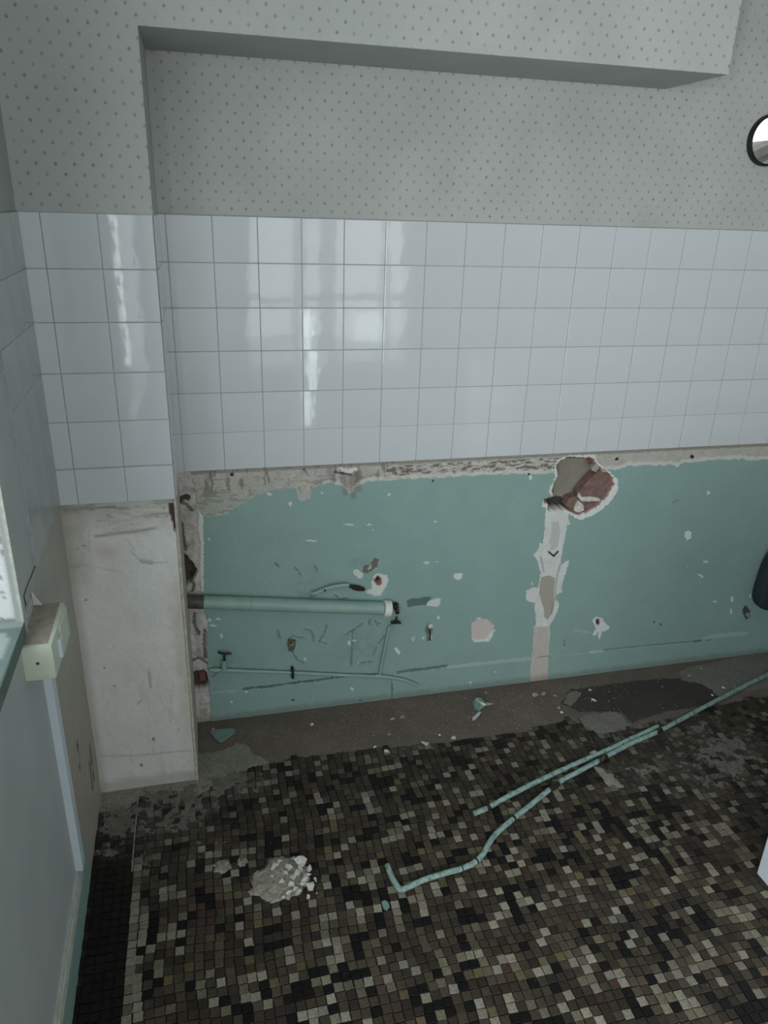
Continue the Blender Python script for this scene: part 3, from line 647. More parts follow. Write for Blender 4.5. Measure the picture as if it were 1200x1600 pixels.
# socket box with trunking ------------------------------------------
bz0, bz1, br0, br1, bo = -5.9, -7.32, 6.22, 6.86, .50
bx = thing('socket_box', 'cream plastic surface-mounted socket box on the left wall, its top brown with dust', 'socket box', P(XL(-6.6), 6.9, -6.6))
o = part('housing', MB().box(P(XL(-6.6)+.02, br0, bz1), P(XL(-6.6)+bo+.02, br1, bz0), .007).mesh(True), M['cream'], bx)
part('dust_layer', MB().box(P(XL(-6.6)+.05, br0-.012, bz1+.06), P(XL(-6.6)+bo-.06, br0+.001, bz0-.04), 0).mesh(), M['dusty'], bx, label='brown dust lying on top of the box')
part('switch', MB().box(P(XL(-6.6)+bo+.01, br0+.14, bz1+.36), P(XL(-6.6)+bo+.08, br0+.48, bz1+.5), .002).mesh(), M['whiteplastic'], bx, label='white rocker switch on the box front')
part('face_plate', MB().box(P(XL(-6.6)+bo+.0, br0+.05, bz1+.62), P(XL(-6.6)+bo+.045, br1-.05, bz0-.1), .002).mesh(), M['cream'], bx)
sc_ = MB().tube([P(XL(-6.6)+.27, 6.53, bz1-.008), P(XL(-6.6)+.27, 6.53, bz1+.03)], .003, 10).mesh(True)
part('screw', sc_, M['brass'], bx)
link('cable_trunking', lbox(MB(), -6.0, -6.28, 6.84, 12.04, .05, .19).mesh(), M['whiteplastic'], label='white plastic cable trunking running down the left wall under the socket box', cat='trunking')
fl = MB().prism([P(-7.50, 6.20, -5.98), P(-7.36, 6.20, -6.0), P(-7.43, 6.08, -6.0), P(-7.49, 5.95, -5.98)], (0, .004, 0)).mesh()
link('plaster_flake', fl, M['collar'], label='small white flake standing on the back of the dusty socket box', cat='flake')
# ---------------------------------------------------------------- floor
cemA = Fls([(296, 1178), (345, 1175), (372, 1160), (384, 1163), (400, 1180), (424, 1192), (395, 1200), (356, 1212), (330, 1232), (308, 1245), (296, 1250), (270, 1238), (300, 1215)])
cemB = Fls([(150, 1236), (302, 1214), (306, 1242), (270, 1237), (240, 1242), (216, 1248), (205, 1270), (146, 1274)])
cemC = Fls([(907, 1124), (912, 1117), (965, 1112), (972, 1122), (985, 1132), (965, 1142), (940, 1150), (925, 1144), (913, 1134)])
cemD = Fls([(1062, 1047), (1120, 1034), (1230, 1010), (1230, 1075), (1160, 1078), (1122, 1088), (1110, 1076), (1096, 1068), (1066, 1064)])
cemE = Fls([(880, 1097), (888, 1083), (896, 1080), (906, 1084), (900, 1096), (890, 1104)])
cemF = Fls([(925, 1196), (938, 1198), (955, 1208), (968, 1222), (976, 1230), (960, 1230), (945, 1226), (935, 1212)])
wet = Fls([(878, 1100), (890, 1078), (1000, 1063), (1062, 1060), (1096, 1069), (1112, 1078), (1130, 1090), (1090, 1105), (1040, 1112), (985, 1130), (972, 1114), (905, 1113)])
mos_edge = [Fl(*p) for p in [(300, 1236), (332, 1228), (372, 1204), (424, 1192), (470, 1184), (530, 1176), (600, 1170), (660, 1163), (720, 1156), (780, 1148), (850, 1138), (890, 1124), (925, 1146), (960, 1143), (1010, 1132), (1080, 1114), (1130, 1100), (1230, 1082)]]
mex = np.array([p[0] for p in mos_edge]); mez = np.array([p[1] for p in mos_edge])
o_ = np.argsort(mex); mex = mex[o_]; mez = mez[o_]
SCR = C(114, 103, 92)
def dustmask(U, V):
    """how much pale building dust lies on the floor"""
    n = fbm(U*2.2, V*2.2, 171); n2 = .5*fbm(U*7, V*7, 175, 4)+.5*n
    d = np.zeros(U.shape)
    for x, y, rx, rz, a in ((270, 1262, 1.1, .8, .85), (345, 1228, .9, .6, .75), (330, 1330, .5, .45, .4), (1110, 1180, 1.4, 1.2, .62), (1060, 1140, 1.6, .5, .5), (1010, 1210, 1.0, .6, .4), (185, 1285, .7, .7, .6), (165, 1330, .5, .6, .35), (240, 1330, .5, .8, .3), (600, 1180, 3, .4, .15), (970, 1160, 1.2, .5, .4)):
        a_, b_ = Fl(x, y); d = np.maximum(d, a*np.exp(-((U-a_)/rx)**2-((V-b_)/rz)**2))
    for ln, w_, a in (([(338, 1180), (337, 1225), (338, 1262)], .10, .55), ([(300, 1262), (320, 1250), (345, 1235)], .08, .5)):
        dd = dline(U+(n2-.5)*.1, V, [Fl(*p) for p in ln]); d = np.maximum(d, a*(1-sst(dd, w_*.5, w_*1.8)))
    return np.clip(d*(.25+1.5*sst(n2, .38, .6)), 0, 1)
def cement(U, V):
    n = fbm(U*7, V*7, 181)-.5; n_ = fbm(U*7, V*7, 185)-.5
    u = U+n*.14; v = V+n_*.14; m_ = np.zeros(U.shape, bool)
    for q in (cemA, cemB, cemC, cemD, cemE, cemF): m_ |= inpoly(u, v, q)
    return m_
def shade_floor(U, V):
    n1 = fbm(U*3, V*3, 191); n2 = fbm(U*14, V*14, 195, 3); n3 = fbm(U*1.1, V*1.1, 199)
    c = np.ones(U.shape+(3,))*SCR; c *= (.68+.62*n1*.5+.35*n3)[..., None]
    h = (n1-.5)*.003+.0008
    ez = np.interp(U, mex, mez)+(n1-.5)*.35
    mos = (V < ez)
    paint(c, mos, C(40, 37, 34)); h[mos] = -.0015
    paint(c, inpoly(U+(n1-.5)*.2, V+(n2-.5)*.1, wet)*.75, C(40, 38, 36))
    d = dustmask(U, V); paint(c, d*.6, C(150, 146, 134))
    sp_ = (~mos)*(fbm(U*38, V*38, 205, 2) > .90); paint(c, sp_*.6, C(150, 144, 132)); h = h+sp_*.001
    m_ = cement(U, V); paint(c, m_, C(150, 146, 134)); c[m_] *= (.72+.5*n1)[..., None][m_]; h[m_] = .0022+(n2[m_]-.5)*.0015
    dm = inpoly(U, V, cemD) | inpoly(U, V, cemC) | inpoly(U, V, cemE); paint(c, (dm & m_)*.55, C(104, 102, 96))
    return c, h
def to_floor(U, V, h): return np.stack([U*S, V*S, h], -1)
floor = field('floor', to_floor, -8, XE, -17, .6, .0052, shade_floor, M['relief_floor'], kind='structure')
part('screed', quad([P(-9.5, FR+.02, -16.9), P(XE, FR+.02, -16.9), P(XE, FR+.02, ZR-3), P(-9.5, FR+.02, ZR-3)]), mat('dark_joint_mortar', (46, 42, 38), (36, 33, 30), rough=.9), floor)
# mosaic: every small stone its own block
PT = .0212/S; rm = random.Random(11)
PAL = [((172, 166, 146), 14), ((134, 128, 108), 11), ((98, 89, 73), 19), ((82, 73, 60), 25), ((66, 58, 48), 15), ((11, 10, 9), 12), ((20, 18, 17), 6), ((126, 112, 82), 4), ((84, 64, 50), 4), ((176, 172, 156), 5)]
PALC = [np.array(lin(p[0])) for p in PAL]; PW = [p[1] for p in PAL]
xs0 = -6.62
tiles = []
ncol = int((XE-xs0)/PT); nrow = int((-.4-(ZR))/PT)
prevc = {}
for i in range(-5, ncol):
    for j in range(nrow):
        x = xs0+(i+.5)*PT; z = -.9-(j+.5)*PT
        # sheets of mosaic laid by hand: the rows waver
        z += .035*math.sin(x*.9+1)+.03*math.sin(x*2.3+j*.05)+.02*math.sin(x*.35)
        x += (.03*math.sin(z*1.1)+.03*math.sin(z*2.7+i*.03)) if i > 0 else 0
        x += rm.uniform(-.006, .006); z += rm.uniform(-.006, .006)
        tiles.append([i, j, x, z])
T = np.array(tiles); U_, V_ = T[:, 2], T[:, 3]
ez = np.interp(U_, mex, mez)+(fbm(U_*3, V_*3, 191)-.5)*.35
ok = (V_ < ez) & (~cement(U_, V_)) & (V_ < -.5) & ~((U_ < XR) & (V_ > -D-.02)) & (U_ > -7.5)
ok &= ~((V_ > -2.62) & (U_ < -5.0))
dm = dustmask(U_, V_)
keepT = np.nonzero(ok)[0]
lastc = {}
info = []
for q in keepT:
    i, j = int(T[q, 0]), int(T[q, 1])
    if i < 0: k = 5 if rm.random() < .8 else 6
    elif i == 0 and V_[q] < -4.6: k = rm.choice([0, 0, 1, 0, 9])
    else:
        k = rm.choices(range(len(PAL)), PW)[0]
        r_ = rm.random()
        if r_ < .16 and lastc.get((i-1, j), 0) in (3, 4, 5): k = lastc[(i-1, j)]
        elif r_ < .30 and lastc.get((i, j-1), 0) in (2, 3, 4, 5): k = lastc[(i, j-1)]
    lastc[(i, j)] = k
    col = PALC[k]*rm.uniform(.75, 1.2)*.70
    if i < 0: col = col*.9+np.array(lin((60, 40, 36)))*.12
    dirt = min(1, max(0, (V_[q]+6.5)/5))*.45+min(1, max(0, (U_[q]-1.5)/9))*.4+min(1, max(0, (U_[q]+V_[q]*.0-4)/6))*.15
    dirt = min(.6, dirt)*rm.uniform(.6, 1.1); col = col*(1-dirt)+np.array(lin((52, 47, 42)))*dirt
    d = dm[q]*rm.uniform(.5, 1.0); col = col*(1-d*.62)+np.array(lin((128, 126, 118)))*d*.62
    # trodden-in dirt towards the screed strip
    info.append((q, col))
def stone(hw, hl, rr, h=.0042):
    """verts of one stone: base, shoulder, top; slightly out of square"""
    j = lambda: rr.uniform(-.0007, .0007)
    cn = [(-hw+j(), -hl+j()), (hw+j(), -hl+j()), (hw+j(), hl+j()), (-hw+j(), hl+j())]
    v = [(x, y, -.004) for x, y in cn]+[(x, y, h-.0009) for x, y in cn]+[(x*.9, y*.9, h) for x, y in cn]
    f = []
    for a in (0, 4):
        f += [(a+k, a+(k+1) % 4, a+4+(k+1) % 4, a+4+k) for k in range(4)]
    f.append((8, 9, 10, 11))
    return v, f
def sized(x, z):
    px, py, dz = proj((x, FR, z)); return px, py, dz
scored = []
for n_, (q, col) in enumerate(info):
    px, py, dz = sized(U_[q], V_[q]); vis = -5 < px < 1205 and 0 < py < 1603 and dz > 0
    scored.append((-(abs(CAMC[1]-FR)/dz**3) if vis and T[q, 0] >= 0 else 1, n_))
scored.sort(); big = set(n_ for s_, n_ in scored[:300])
VV = []; FF = []; CC = []
for n_, (q, col) in enumerate(info):
    hw = .00985*rm.uniform(.93, 1.03); hl = .00985*rm.uniform(.93, 1.03)
    v, f = stone(hw, hl, rm, .0026+rm.uniform(-.0005, .0005)); a = rm.uniform(-.06, .06)+.04*math.sin(U_[q]*1.3+V_[q]*.8)
    ca, sa = math.cos(a), math.sin(a)
    if n_ in big:
        me = pmesh(v, f, 'stone'); at = me.color_attributes.new('Col', 'FLOAT_COLOR', 'POINT')
        at.data.foreach_set('color', np.tile(np.array([*col, 1.0], np.float32), len(v)))
        o = link('mosaic_tile', me, M['mosaic'], floor); o.location = (U_[q]*S, V_[q]*S, 0); o.rotation_euler = (0, 0, a)
    else:
        b0 = len(VV); X0, Y0 = U_[q]*S, V_[q]*S
        VV += [(X0+x*ca-y*sa, Y0+x*sa+y*ca, z) for x, y, z in v]; FF += [tuple(b0+k for k in fc) for fc in f]; CC += [(*col, 1.0)]*len(v)
me = pmesh(VV, FF, 'mosaic'); at = me.color_attributes.new('Col', 'FLOAT_COLOR', 'POINT'); at.data.foreach_set('color', np.array(CC, np.float32).ravel())
mo_ = link('mosaic_tiles', me, M['mosaic'], floor, kind='stuff')
def Fp(px, py, hgt):        # point hgt metres above the floor seen at this pixel
    a = on(1, FR-hgt/S, px, py); return P(a[0], a[1], a[2])
pB0 = [(605, 1352), (612, 1370), (621, 1385), (627, 1390), (640, 1385), (664, 1374), (700, 1363), (722, 1357), (742, 1347), (755, 1334), (764, 1318), (776, 1302), (800, 1281), (830, 1257), (858, 1234), (880, 1218), (905, 1205), (940, 1186), (985, 1162), (1030, 1142), (1100, 1105), (1175, 1066), (1240, 1034)]
# thin film of building dust lying over stones and joints
def shade_film(U, V):
    n1 = fbm(U*9, V*9, 221); c = np.ones(U.shape+(3,))*C(126, 123, 112); c *= (.55+.7*n1)[..., None]; return c, .0032+(n1-.5)*.0004
def keep_film(U, V):
    f = fbm(U*10, V*10, 225, 5); d = np.clip(dustmask(U, V), 0, 1)
    return (d > .08) & (d*.95+(f-.5)*1.5 > .40) & (V < np.interp(U, mex, mez)+.3) & (V < -.7) & ~((U < XR+.02) & (V > -D-.12)) & (U > -7.5) & (dline(U, V, [(p.x/S, p.y/S) for p in [Fp(x, y, .01) for x, y in pB0]], 2) > .30)
field('dust_film', to_floor, -7.5, 13, -6.5, -.7, .0034, shade_film, M['relief_floor'], kind='stuff', keep=keep_film, label='thin pale film of building dust over the mosaic', cat='dust')
# brass dividing strips in the floor
a_, b_ = Fl(905, 1124), Fl(932, 1170)
ds = MB().box(P(-6.66, FR-.028, -5.0), P(-6.635, FR+.02, -2.75)).mesh(); part('divider_strip', ds, M['plaster_dim'], floor)
ds = MB().tube([P(a_[0], FR-.012, a_[1]), P(b_[0], FR-.02, b_[1])], .0017, 6).mesh(); part('divider_strip', ds, M['brass'], floor)
# ---------------------------------------------------------------- plumbing on the wall
def Bp(px, py, off):        # a point off metres in front of the back wall
    z = -off/S; a = on(2, z, px, py); return P(a[0], a[1], z)
wp = thing('waste_pipe', 'thick teal-painted waste pipe fixed level along the wall with a white end sleeve', 'pipe', Bp(600, 952, 0))
part('pipe', MB().tube([Bp(318, 941, .024), Bp(598, 950.5, .024)], .0205, 24).mesh(True), M['teal'], wp)
part('bare_pipe', MB().tube([Bp(274, 939, .024), Bp(319, 941, .024)], .0202, 24).mesh(True), M['rawpipe'], wp, label='unpainted dark end of the pipe')
part('sleeve', MB().tube([Bp(599, 950.5, .024), Bp(609.5, 951, .024)], .0262, 24).mesh(True), M['collar'], wp, label='white plastic end sleeve')
part('paint_seam', MB().tube([Bp(391.0, 943.3, .024), Bp(392, 943.4, .024)], .0209, 24).mesh(True), M['tealwall'], wp)
st = thing('copper_stub', 'dark copper pipe stub pointing out of the wall beside the white sleeve', 'pipe', Bp(619, 955, 0))
part('elbow', MB().tube(spline([Bp(618, 944, -.01), Bp(618, 946, .02), Bp(618.5, 949, .034)]), .0088, 14).mesh(True), M['rust'], st)
a0 = Bp(619.3, 951, .030); a1 = Bp(621, 957, .052); ax_ = (a1-a0).normalized()
tb = MB().tube([a0, a1], .0074, 16, caps=False); tb.tube([a1, a1+ax_*.0004], [.0074, .0050], 16, caps=False); tb.tube([a1+ax_*.0004, a1-ax_*.006], .0048, 16, caps=False)
part('tube', tb.mesh(True), M['copper'], st, label='open copper tube end')
part('bore', MB().tube([a1-ax_*.007, a1-ax_*.006], .0049, 16).mesh(), M['black'], st, label='black hollow of the tube end')
va = thing('stopcock', 'dark corroded stopcock on the wall under the copper stub', 'valve', Bp(616, 972, 0))
part('valve_body', MB().tube([Bp(611, 973, .010), Bp(624, 972, .012)], .0055, 10).mesh(True), M['rust'], va)
part('spindle', MB().tube([Bp(617, 973, .012), Bp(620, 964, .018)], .0032, 8).mesh(True), M['rust'], va)
part('handle', MB().tube([Bp(619, 971, .022), Bp(626, 974, .022)], .0036, 8).mesh(True), M['rust'], va)
rn = thing('supply_pipe', 'thin teal-painted pipe run low along the back wall to a drooping end', 'pipe', Bp(450, 1055, 0))
run = spline([Bp(x, y, .011) for x, y in ((327, 1047), (350, 1047), (400, 1049), (457, 1051), (540, 1055), (594, 1057), (620, 1060), (636, 1064), (652, 1071))])
part('pipe', MB().tube(run, .0052, 12).mesh(True), M['teal'], rn)
part('riser', MB().tube(spline([Bp(593, 1057, .011), Bp(597, 1035, .011), Bp(603, 1005, .011), (Bp(609, 978, .011))]), .0046, 12).mesh(True), M['teal'], rn)
part('tee', MB().tube([Bp(586, 1056, .011), Bp(601, 1057.5, .011)], .0068, 12).mesh(True), M['teal'], rn)
part('clip', MB().box(Bp(454.5, 1056, 0), Bp(459.5, 1046, .019), .001).mesh(), M['rust'], rn, label='dark rusty pipe clip')
part('clip', MB().tube([Bp(457, 1046, .006), Bp(457, 1041, .012)], .0018, 6).mesh(), M['rust'], rn, label='rusty screw of the clip')
tp = thing('stop_tap', 'small teal stop tap with a dark T handle on the thin wall pipe', 'tap', Bp(350, 1040, 0))
part('tap_body', MB().tube(spline([Bp(350, 1049, .012), Bp(350, 1040, .013), Bp(350.5, 1032, .015)]), [.0082]*6+[.0078]*6+[.0068], 12).mesh(True), M['teal'], tp)
part('inlet', MB().tube([Bp(333, 1047, .012), Bp(343, 1047, .012)], .0075, 12).mesh(True), M['teal'], tp)
part('spindle', MB().tube([Bp(350.5, 1033, .015), Bp(350.5, 1023, .018)], .0036, 10).mesh(True), M['rust'], tp)
part('handle', MB().tube([Bp(340.5, 1019, .019), Bp(350, 1022, .021), Bp(361.5, 1021, .019)], [.0034, .0042, .0034], 10).mesh(True), M['rust'], tp, label='dark T-shaped handle')
bp_ = thing('bent_pipe', 'short bent teal pipe above the waste pipe, with a crushed dark end', 'pipe', Bp(520, 920, 0))
part('pipe', MB().tube(spline([Bp(489, 929, .0), Bp(489, 928, .012), Bp(497, 925, .018), (Bp(512, 919, .020)), Bp(530, 915, .020), Bp(545, 914, .018)]), .0056, 12).mesh(True), M['teal'], bp_)
part('pipe_end', MB().tube(spline([Bp(541, 914, .018), Bp(550, 917, .018), Bp(558, 919, .016), Bp(564, 920, .014), Bp(569, 921, .012)]), [.003, .003, .0035, .004, .0045, .005, .0062, .007, .0078, .008, .008, .0082, .0085, .0086, .0084, .008, .0078, .0076, .0072, .007, .0068, .0064, .006, .0055, .005][:25], 12).mesh(True), M['rust'], bp_, label='crushed dark rusty end')
part('collar', MB().tube([Bp(489, 930, .0), Bp(488, 927, .010)], .0078, 10).mesh(True), M['teal'], bp_)
part('band', MB().tube([Bp(506, 921.5, .0195), Bp(508.5, 920.7, .0198)], .0062, 12).mesh(True), M['rust'], bp_)
wpz = thing('wall_plug', 'small tarnished brass fitting screwed into the teal wall below the thick pipe', 'fitting', Bp(455, 1008, 0))
part('plate', MB().tube([Bp(455, 1006, -.002), Bp(455, 1006, .005)], .0088, 12).mesh(True), M['brass'], wpz)
part('screw', MB().tube([Bp(455, 1005, .003), Bp(455, 1005, .011)], .0036, 8).mesh(True), M['rust'], wpz)
part('screw', MB().tube([Bp(456, 1016, -.002), Bp(456, 1016, .006)], .0034, 8).mesh(True), M['brass'], wpz)
hk = thing('wall_hook', 'small bent metal hook in a chipped spot right of the thick pipe', 'hook', Bp(671, 990, 0))
part('hook', MB().tube(spline([Bp(670, 984, -.002), Bp(671, 985, .010), Bp(672, 994, .014), Bp(671, 1000, .008)]), .0024, 8).mesh(True), M['rust'], hk)
part('screw', MB().tube([Bp(670, 985, -.002), Bp(670, 985, .005)], .0046, 8).mesh(True), M['brass'], hk)
cl = thing('cable_clip', 'black V-shaped metal clip in the upper part of the white plaster chase', 'clip', Bp(865, 866, 0))
part('clip_arm', MB().tube([Bp(857, 862, .004), Bp(865.5, 869.5, .008)], .0024, 6).mesh(), M['black'], cl)
part('clip_arm', MB().tube([Bp(865, 869.5, .008), Bp(872.5, 861, .005)], .0026, 6).mesh(), M['black'], cl)
# ---------------------------------------------------------------- loose pipes on the floor
rad = .0072; FH = rad+.0032
lp = thing('long_pipe', 'long teal-painted copper pipe on the mosaic, bent in an S with a hooked end', 'pipe', Fp(745, 1345, 0))
pB = pB0
part('pipe', MB().tube(spline([Fp(x, y, FH) for x, y in pB], 5), rad, 14).mesh(True), M['tealfloor'], lp)
pA = [(741, 1271), (762, 1262), (800, 1241), (850, 1216), (900, 1193), (930, 1180), (962, 1166), (1000, 1148), (1028, 1135)]
PBp = spline([Fp(x, y, FH) for x, y in pB], 5)
PAp = []
for q in spline([Fp(x, y, FH) for x, y in pA], 8):      # never closer to the long pipe than side by side
    k_ = min(range(len(PBp)-1), key=lambda i_: (PBp[i_]-q).length); t_ = (PBp[k_+1]-PBp[k_]).normalized(); n_ = Vector((-t_.y, t_.x, 0))
    d_ = (q-PBp[k_]).dot(n_); PAp.append(q+n_*max(0, 2*rad+.0012-d_))
sp2 = thing('short_pipe', 'straight shorter teal copper pipe lying alongside the long bent pipe', 'pipe', Fp(850, 1216, 0))
part('pipe', MB().tube(PAp, rad, 14).mesh(True), M['tealfloor'], sp2)
def clamp(px, py, qx, qy, root, r_=None, m_='rust'):
    part('clamp', MB().tube([Fp(px, py, FH), Fp(qx, qy, FH)], r_ or rad+.0016, 12).mesh(True), M[m_], root)
clamp(760, 1263, 764.5, 1260.7, sp2); clamp(924, 1179, 930, 1176, sp2, m_='plaster_dim')
clamp(858, 1234.5, 872, 1224, lp, rad+.0009); clamp(938, 1187, 946, 1182.5, lp); clamp(1026, 1144, 1033, 1140.5, lp); clamp(801, 1280, 803.5, 1278, lp); clamp(743, 1346, 745, 1344.5, lp, rad+.0008); clamp(721, 1357.5, 722.5, 1357, lp, rad+.0008)
part('clamp_bolt', MB().tube([Fp(1028, 1146, .012), Fp(1030, 1137, .03)], .003, 8).mesh(), M['rust'], lp)
part('clamp_bolt', MB().tube([Fp(941, 1189, .012), Fp(944, 1181, .03)], .003, 8).mesh(), M['chrome'], lp)
part('bare_copper', MB().tube([Fp(935, 1189, FH+.001), Fp(948, 1182, FH+.001)], rad+.0005, 12).mesh(), M['copper'], lp, label='stretch of pipe where the paint is missing')
# ---------------------------------------------------------------- rubble and flakes
import bmesh
def chunk(loc, sx, sy, sz, m_, seed, name='plaster_chunk', rot=None, **k):
    rr = random.Random(seed); bm = bmesh.new()
    for k_ in range(9):
        q = Vector((rr.gauss(0, 1), rr.gauss(0, 1), rr.gauss(0, 1))).normalized()*rr.uniform(.8, 1.15); q.z = max(q.z, -.4); bm.verts.new(q)
    hull = bmesh.ops.convex_hull(bm, input=bm.verts[:]); junk = [v for v in bm.verts if not v.link_faces]
    bmesh.ops.delete(bm, geom=junk, context='VERTS')
    for v in bm.verts: v.co = Vector((v.co.x*sx, v.co.y*sy, v.co.z*sz))
    bmesh.ops.rotate(bm, verts=bm.verts, matrix=Matrix.Rotation(rr.uniform(0, 6.28) if rot is None else rot, 3, 'Z'))
    zmin = min(v.co.z for v in bm.verts)
    for v in bm.verts: v.co.z -= zmin
    me = bpy.data.meshes.new(name); bm.to_mesh(me); bm.free()
    o = link(name, me, m_, **k); o.location = loc; return o
def flake(poly, name, label, m_, hgt=.0032, th=.004, lift=0, **k):
    pts = [Fp(x, y, hgt) for x, y in poly]; c0 = sum(pts, Vector())/len(pts)
    ps = [p-c0+Vector((0, 0, lift*((i*37) % 5)/4)) for i, p in enumerate(pts)]
    o = link(name, MB().prism(ps, (0, 0, th)).mesh(), m_, label=label, **k); o.location = c0; return o
# dust heap under the rubble
def heap(name, px, py, rx, ry, hh, label, seed):
    c0 = Fp(px, py, 0); n = 44; vs_ = []; fs_ = []
    for i in range(n+1):
        for j in range(n+1):
            x = (i/n-.5)*2.6; y = (j/n-.5)*2.6; d = math.hypot(x, y)
            nn = float(fbm(np.array([x*2.2+seed]), np.array([y*2.2]), seed)[0]); n5 = float(fbm(np.array([x*9+seed]), np.array([y*9]), seed+3)[0])
            z = hh*(max(0, 1-(d+(nn-.5)*.9)**2))**.8+(n5-.5)*hh*.25-.0006-hh*.02
            vs_.append((x*rx, y*ry, z)); 
    for i in range(n):
        for j in range(n):
            a = i*(n+1)+j; q = (a, a+n+1, a+n+2, a+1)
            if max(vs_[t][2] for t in q) > .0016: fs_.append(q)
    o = link(name, pmesh(vs_, fs_, smooth=True), M['dust'], kind='stuff', label=label, cat='dust'); o.location = c0+Vector((0, 0, .001)); return o
heap('dust_heap', 435, 1374, .072, .062, .014, 'pale grey heap of plaster dust under the rubble on the mosaic', 5)
heap('dust_heap', 348, 1356, .024, .022, .007, 'small pale smear of plaster dust left of the rubble heap', 9)
heap('dust_heap', 378, 1350, .018, .020, .004, 'thin trace of dust between the small dust smear and the rubble heap', 13)
rr = random.Random(21)
big_ch = [(469, 1351, 13, .9), (452, 1360, 9, .8), (430, 1357, 9, .6), (441, 1382, 9, .9), (462, 1372, 9, .8), (480, 1372, 8, .8), (486, 1388, 9, .8), (474, 1386, 7, .8), (468, 1398, 8, .7), (483, 1360, 7, .6), (455, 1385, 8, .6), (447, 1368, 6, .7), (425, 1372, 6, .5), (460, 1392, 7, .6), (476, 1379, 7, .9), (438, 1350, 7, .5), (462, 1344, 7, .6), (491, 1378, 6, .5), (433, 1366, 5, .6), (452, 1396, 6, .5), (443, 1402, 5, .4), (470, 1363, 7, 1.1), (457, 1377, 6, 1.0)]
for n_, (x, y, s_, z_) in enumerate(big_ch):
    sz = s_/.62*.001*1.05
    zz = .005+.013*z_*max(0, 1-((x-462)/40)**2-((y-1374)/34)**2)
    chunk(Fp(x, y+3, 0)+Vector((0, 0, zz)), sz*rr.uniform(.7, 1), sz*rr.uniform(.6, .9), sz*rr.uniform(.45, .8), M['plaster'], 100+n_, group='plaster rubble in the heap', cat='rubble', label='angular white plaster chunk in the rubble heap on the mosaic floor')
chunk(Fp(482, 1403, .0)+Vector((0, 0, .003)), .008, .006, .005, M['plaster'], 190, cat='rubble', label='white chunk at the near right edge of the rubble heap, apart from the pile')
chunk(Fp(494.5, 1397, .0)+Vector((0, 0, .003)), .004, .004, .003, M['plaster'], 191, cat='rubble', label='tiny white crumb lying just right of the rubble heap')
# flakes with their own look
flake([(328, 1145), (338, 1142), (360, 1140), (368, 1141), (366, 1147), (356, 1154), (345, 1161), (338, 1158)], 'paint_flake', 'large teal triangular paint flake on the screed by the left corner', M['tealwall'], cat='flake', lift=.002)
flake([(330, 1141), (334, 1138), (337, 1141), (333, 1144)], 'paint_flake', 'tiny grey paint chip just behind the large triangular flake', M['plaster_dim'], cat='flake')
fk = thing('folded_flake', 'folded teal paint flake with a white broken edge on the screed near the wall', 'flake', Fp(750, 1103, 0))
part('leaf', MB().prism([Fp(739, 1098, .003), Fp(744, 1091, .018), Fp(752, 1092, .02), Fp(760, 1101, .01), Fp(748, 1112, .003), Fp(741, 1108, .003)], (0, 0, .003)).mesh(), M['tealwall'], fk)
part('broken_edge', MB().prism([Fp(744, 1093, .019), Fp(752, 1098, .022), (Fp(760, 1102, .012)), Fp(756, 1103, .012), Fp(750, 1099, .02), Fp(745, 1096, .019)], (0, 0, .003)).mesh(), M['plaster'], fk)
part('leaf', MB().prism([Fp(758, 1098, .005), Fp(772, 1100, .004), Fp(760, 1103, .004)], (0, 0, .002)).mesh(), M['plaster_dim'], fk, label='grey reverse side of the flake')
flake([(596, 1410), (601, 1407), (607, 1411), (609, 1418), (604, 1424), (599, 1420)], 'paint_flake', 'small pale teal flake on the mosaic in front of the hooked pipe end', M['tealwall'], cat='flake', hgt=.0036, th=.002)
deb = [(487, 1132, 3.2, 'white crumb on the dark screed below the thin pipe'), (664, 1161, 5.5, 'white ragged chip where the screed meets the mosaic, left one'), (708, 1153, 5.0, 'white rounded chip near the screed edge, right of the ragged chip'), (603, 1175, 4.6, 'white chip lying on the first mosaic rows'),
       (586, 1168, 3.4, 'pale crumb beside the white chip on the first mosaic rows'), (629, 1120, 5.0, 'grey double chip on the screed left of the folded flake'), (614, 1124, 3.6, 'pale crumb left of the grey double chip'), (837, 1086, 6.0, 'flat beige chip on the screed under the plaster chase'), (849, 1084, 4.6, 'rounded beige chip touching the flat one under the plaster chase'),
       (878, 1113, 4.2, 'white crumb left of the dark wet patch'), (928, 1094, 4.6, 'white chip on the dark wet patch'), (922, 1078, 4.0, 'pale chip at the foot of the wall beyond the chase'), (1130, 1075, 3.4, 'white crumb beside the far end of the long pipe'), (1148, 1073, 2.6, 'small crumb rightmost beyond the long pipe'), (1095, 1040 + 5, 3.2, 'sliver of plaster at the foot of the wall on the right'),
       (1077, 1056, 3.0, 'white crumb on the grey cement patch at the right'), (1113, 1086, 2.8, 'white crumb touching the long pipe at its far side'), (760, 1082, 3.6, 'grey crumb against the wall just behind the folded flake'), (741, 1122, 3.4, 'white crumb in front of the folded flake'), (687, 1148, 2.4, 'small crumb between the two white chips at the screed edge'),
       (608, 1147, 2.8, 'thin pale crumb on the screed under the vertical crack'), (867, 1087, 3.2, 'pale crumb between the beige chips and the cement square'), (873, 1106, 3.0, 'grey crumb beside the brass strip'), (1035, 1073, 2.4, 'thin sliver on the dark wet patch')]
for n_, (x, y, s_, lab) in enumerate(deb):
    sz = s_*.0025; mm = M['plaster'] if 'white' in lab else M['plaster_dim']
    chunk(Fp(x, y+1, 0)+Vector((0, 0, .0012)), sz, sz*.75, sz*.45, mm, 300+n_, name='plaster_chip', label=lab, cat='chip')
flake([(738, 1126), (742, 1119), (748, 1113), (752, 1113), (749, 1118), (743, 1124)], 'plaster_chip', 'thin white splinter pointing from the folded flake towards the camera', M['plaster'], cat='chip', th=.003)
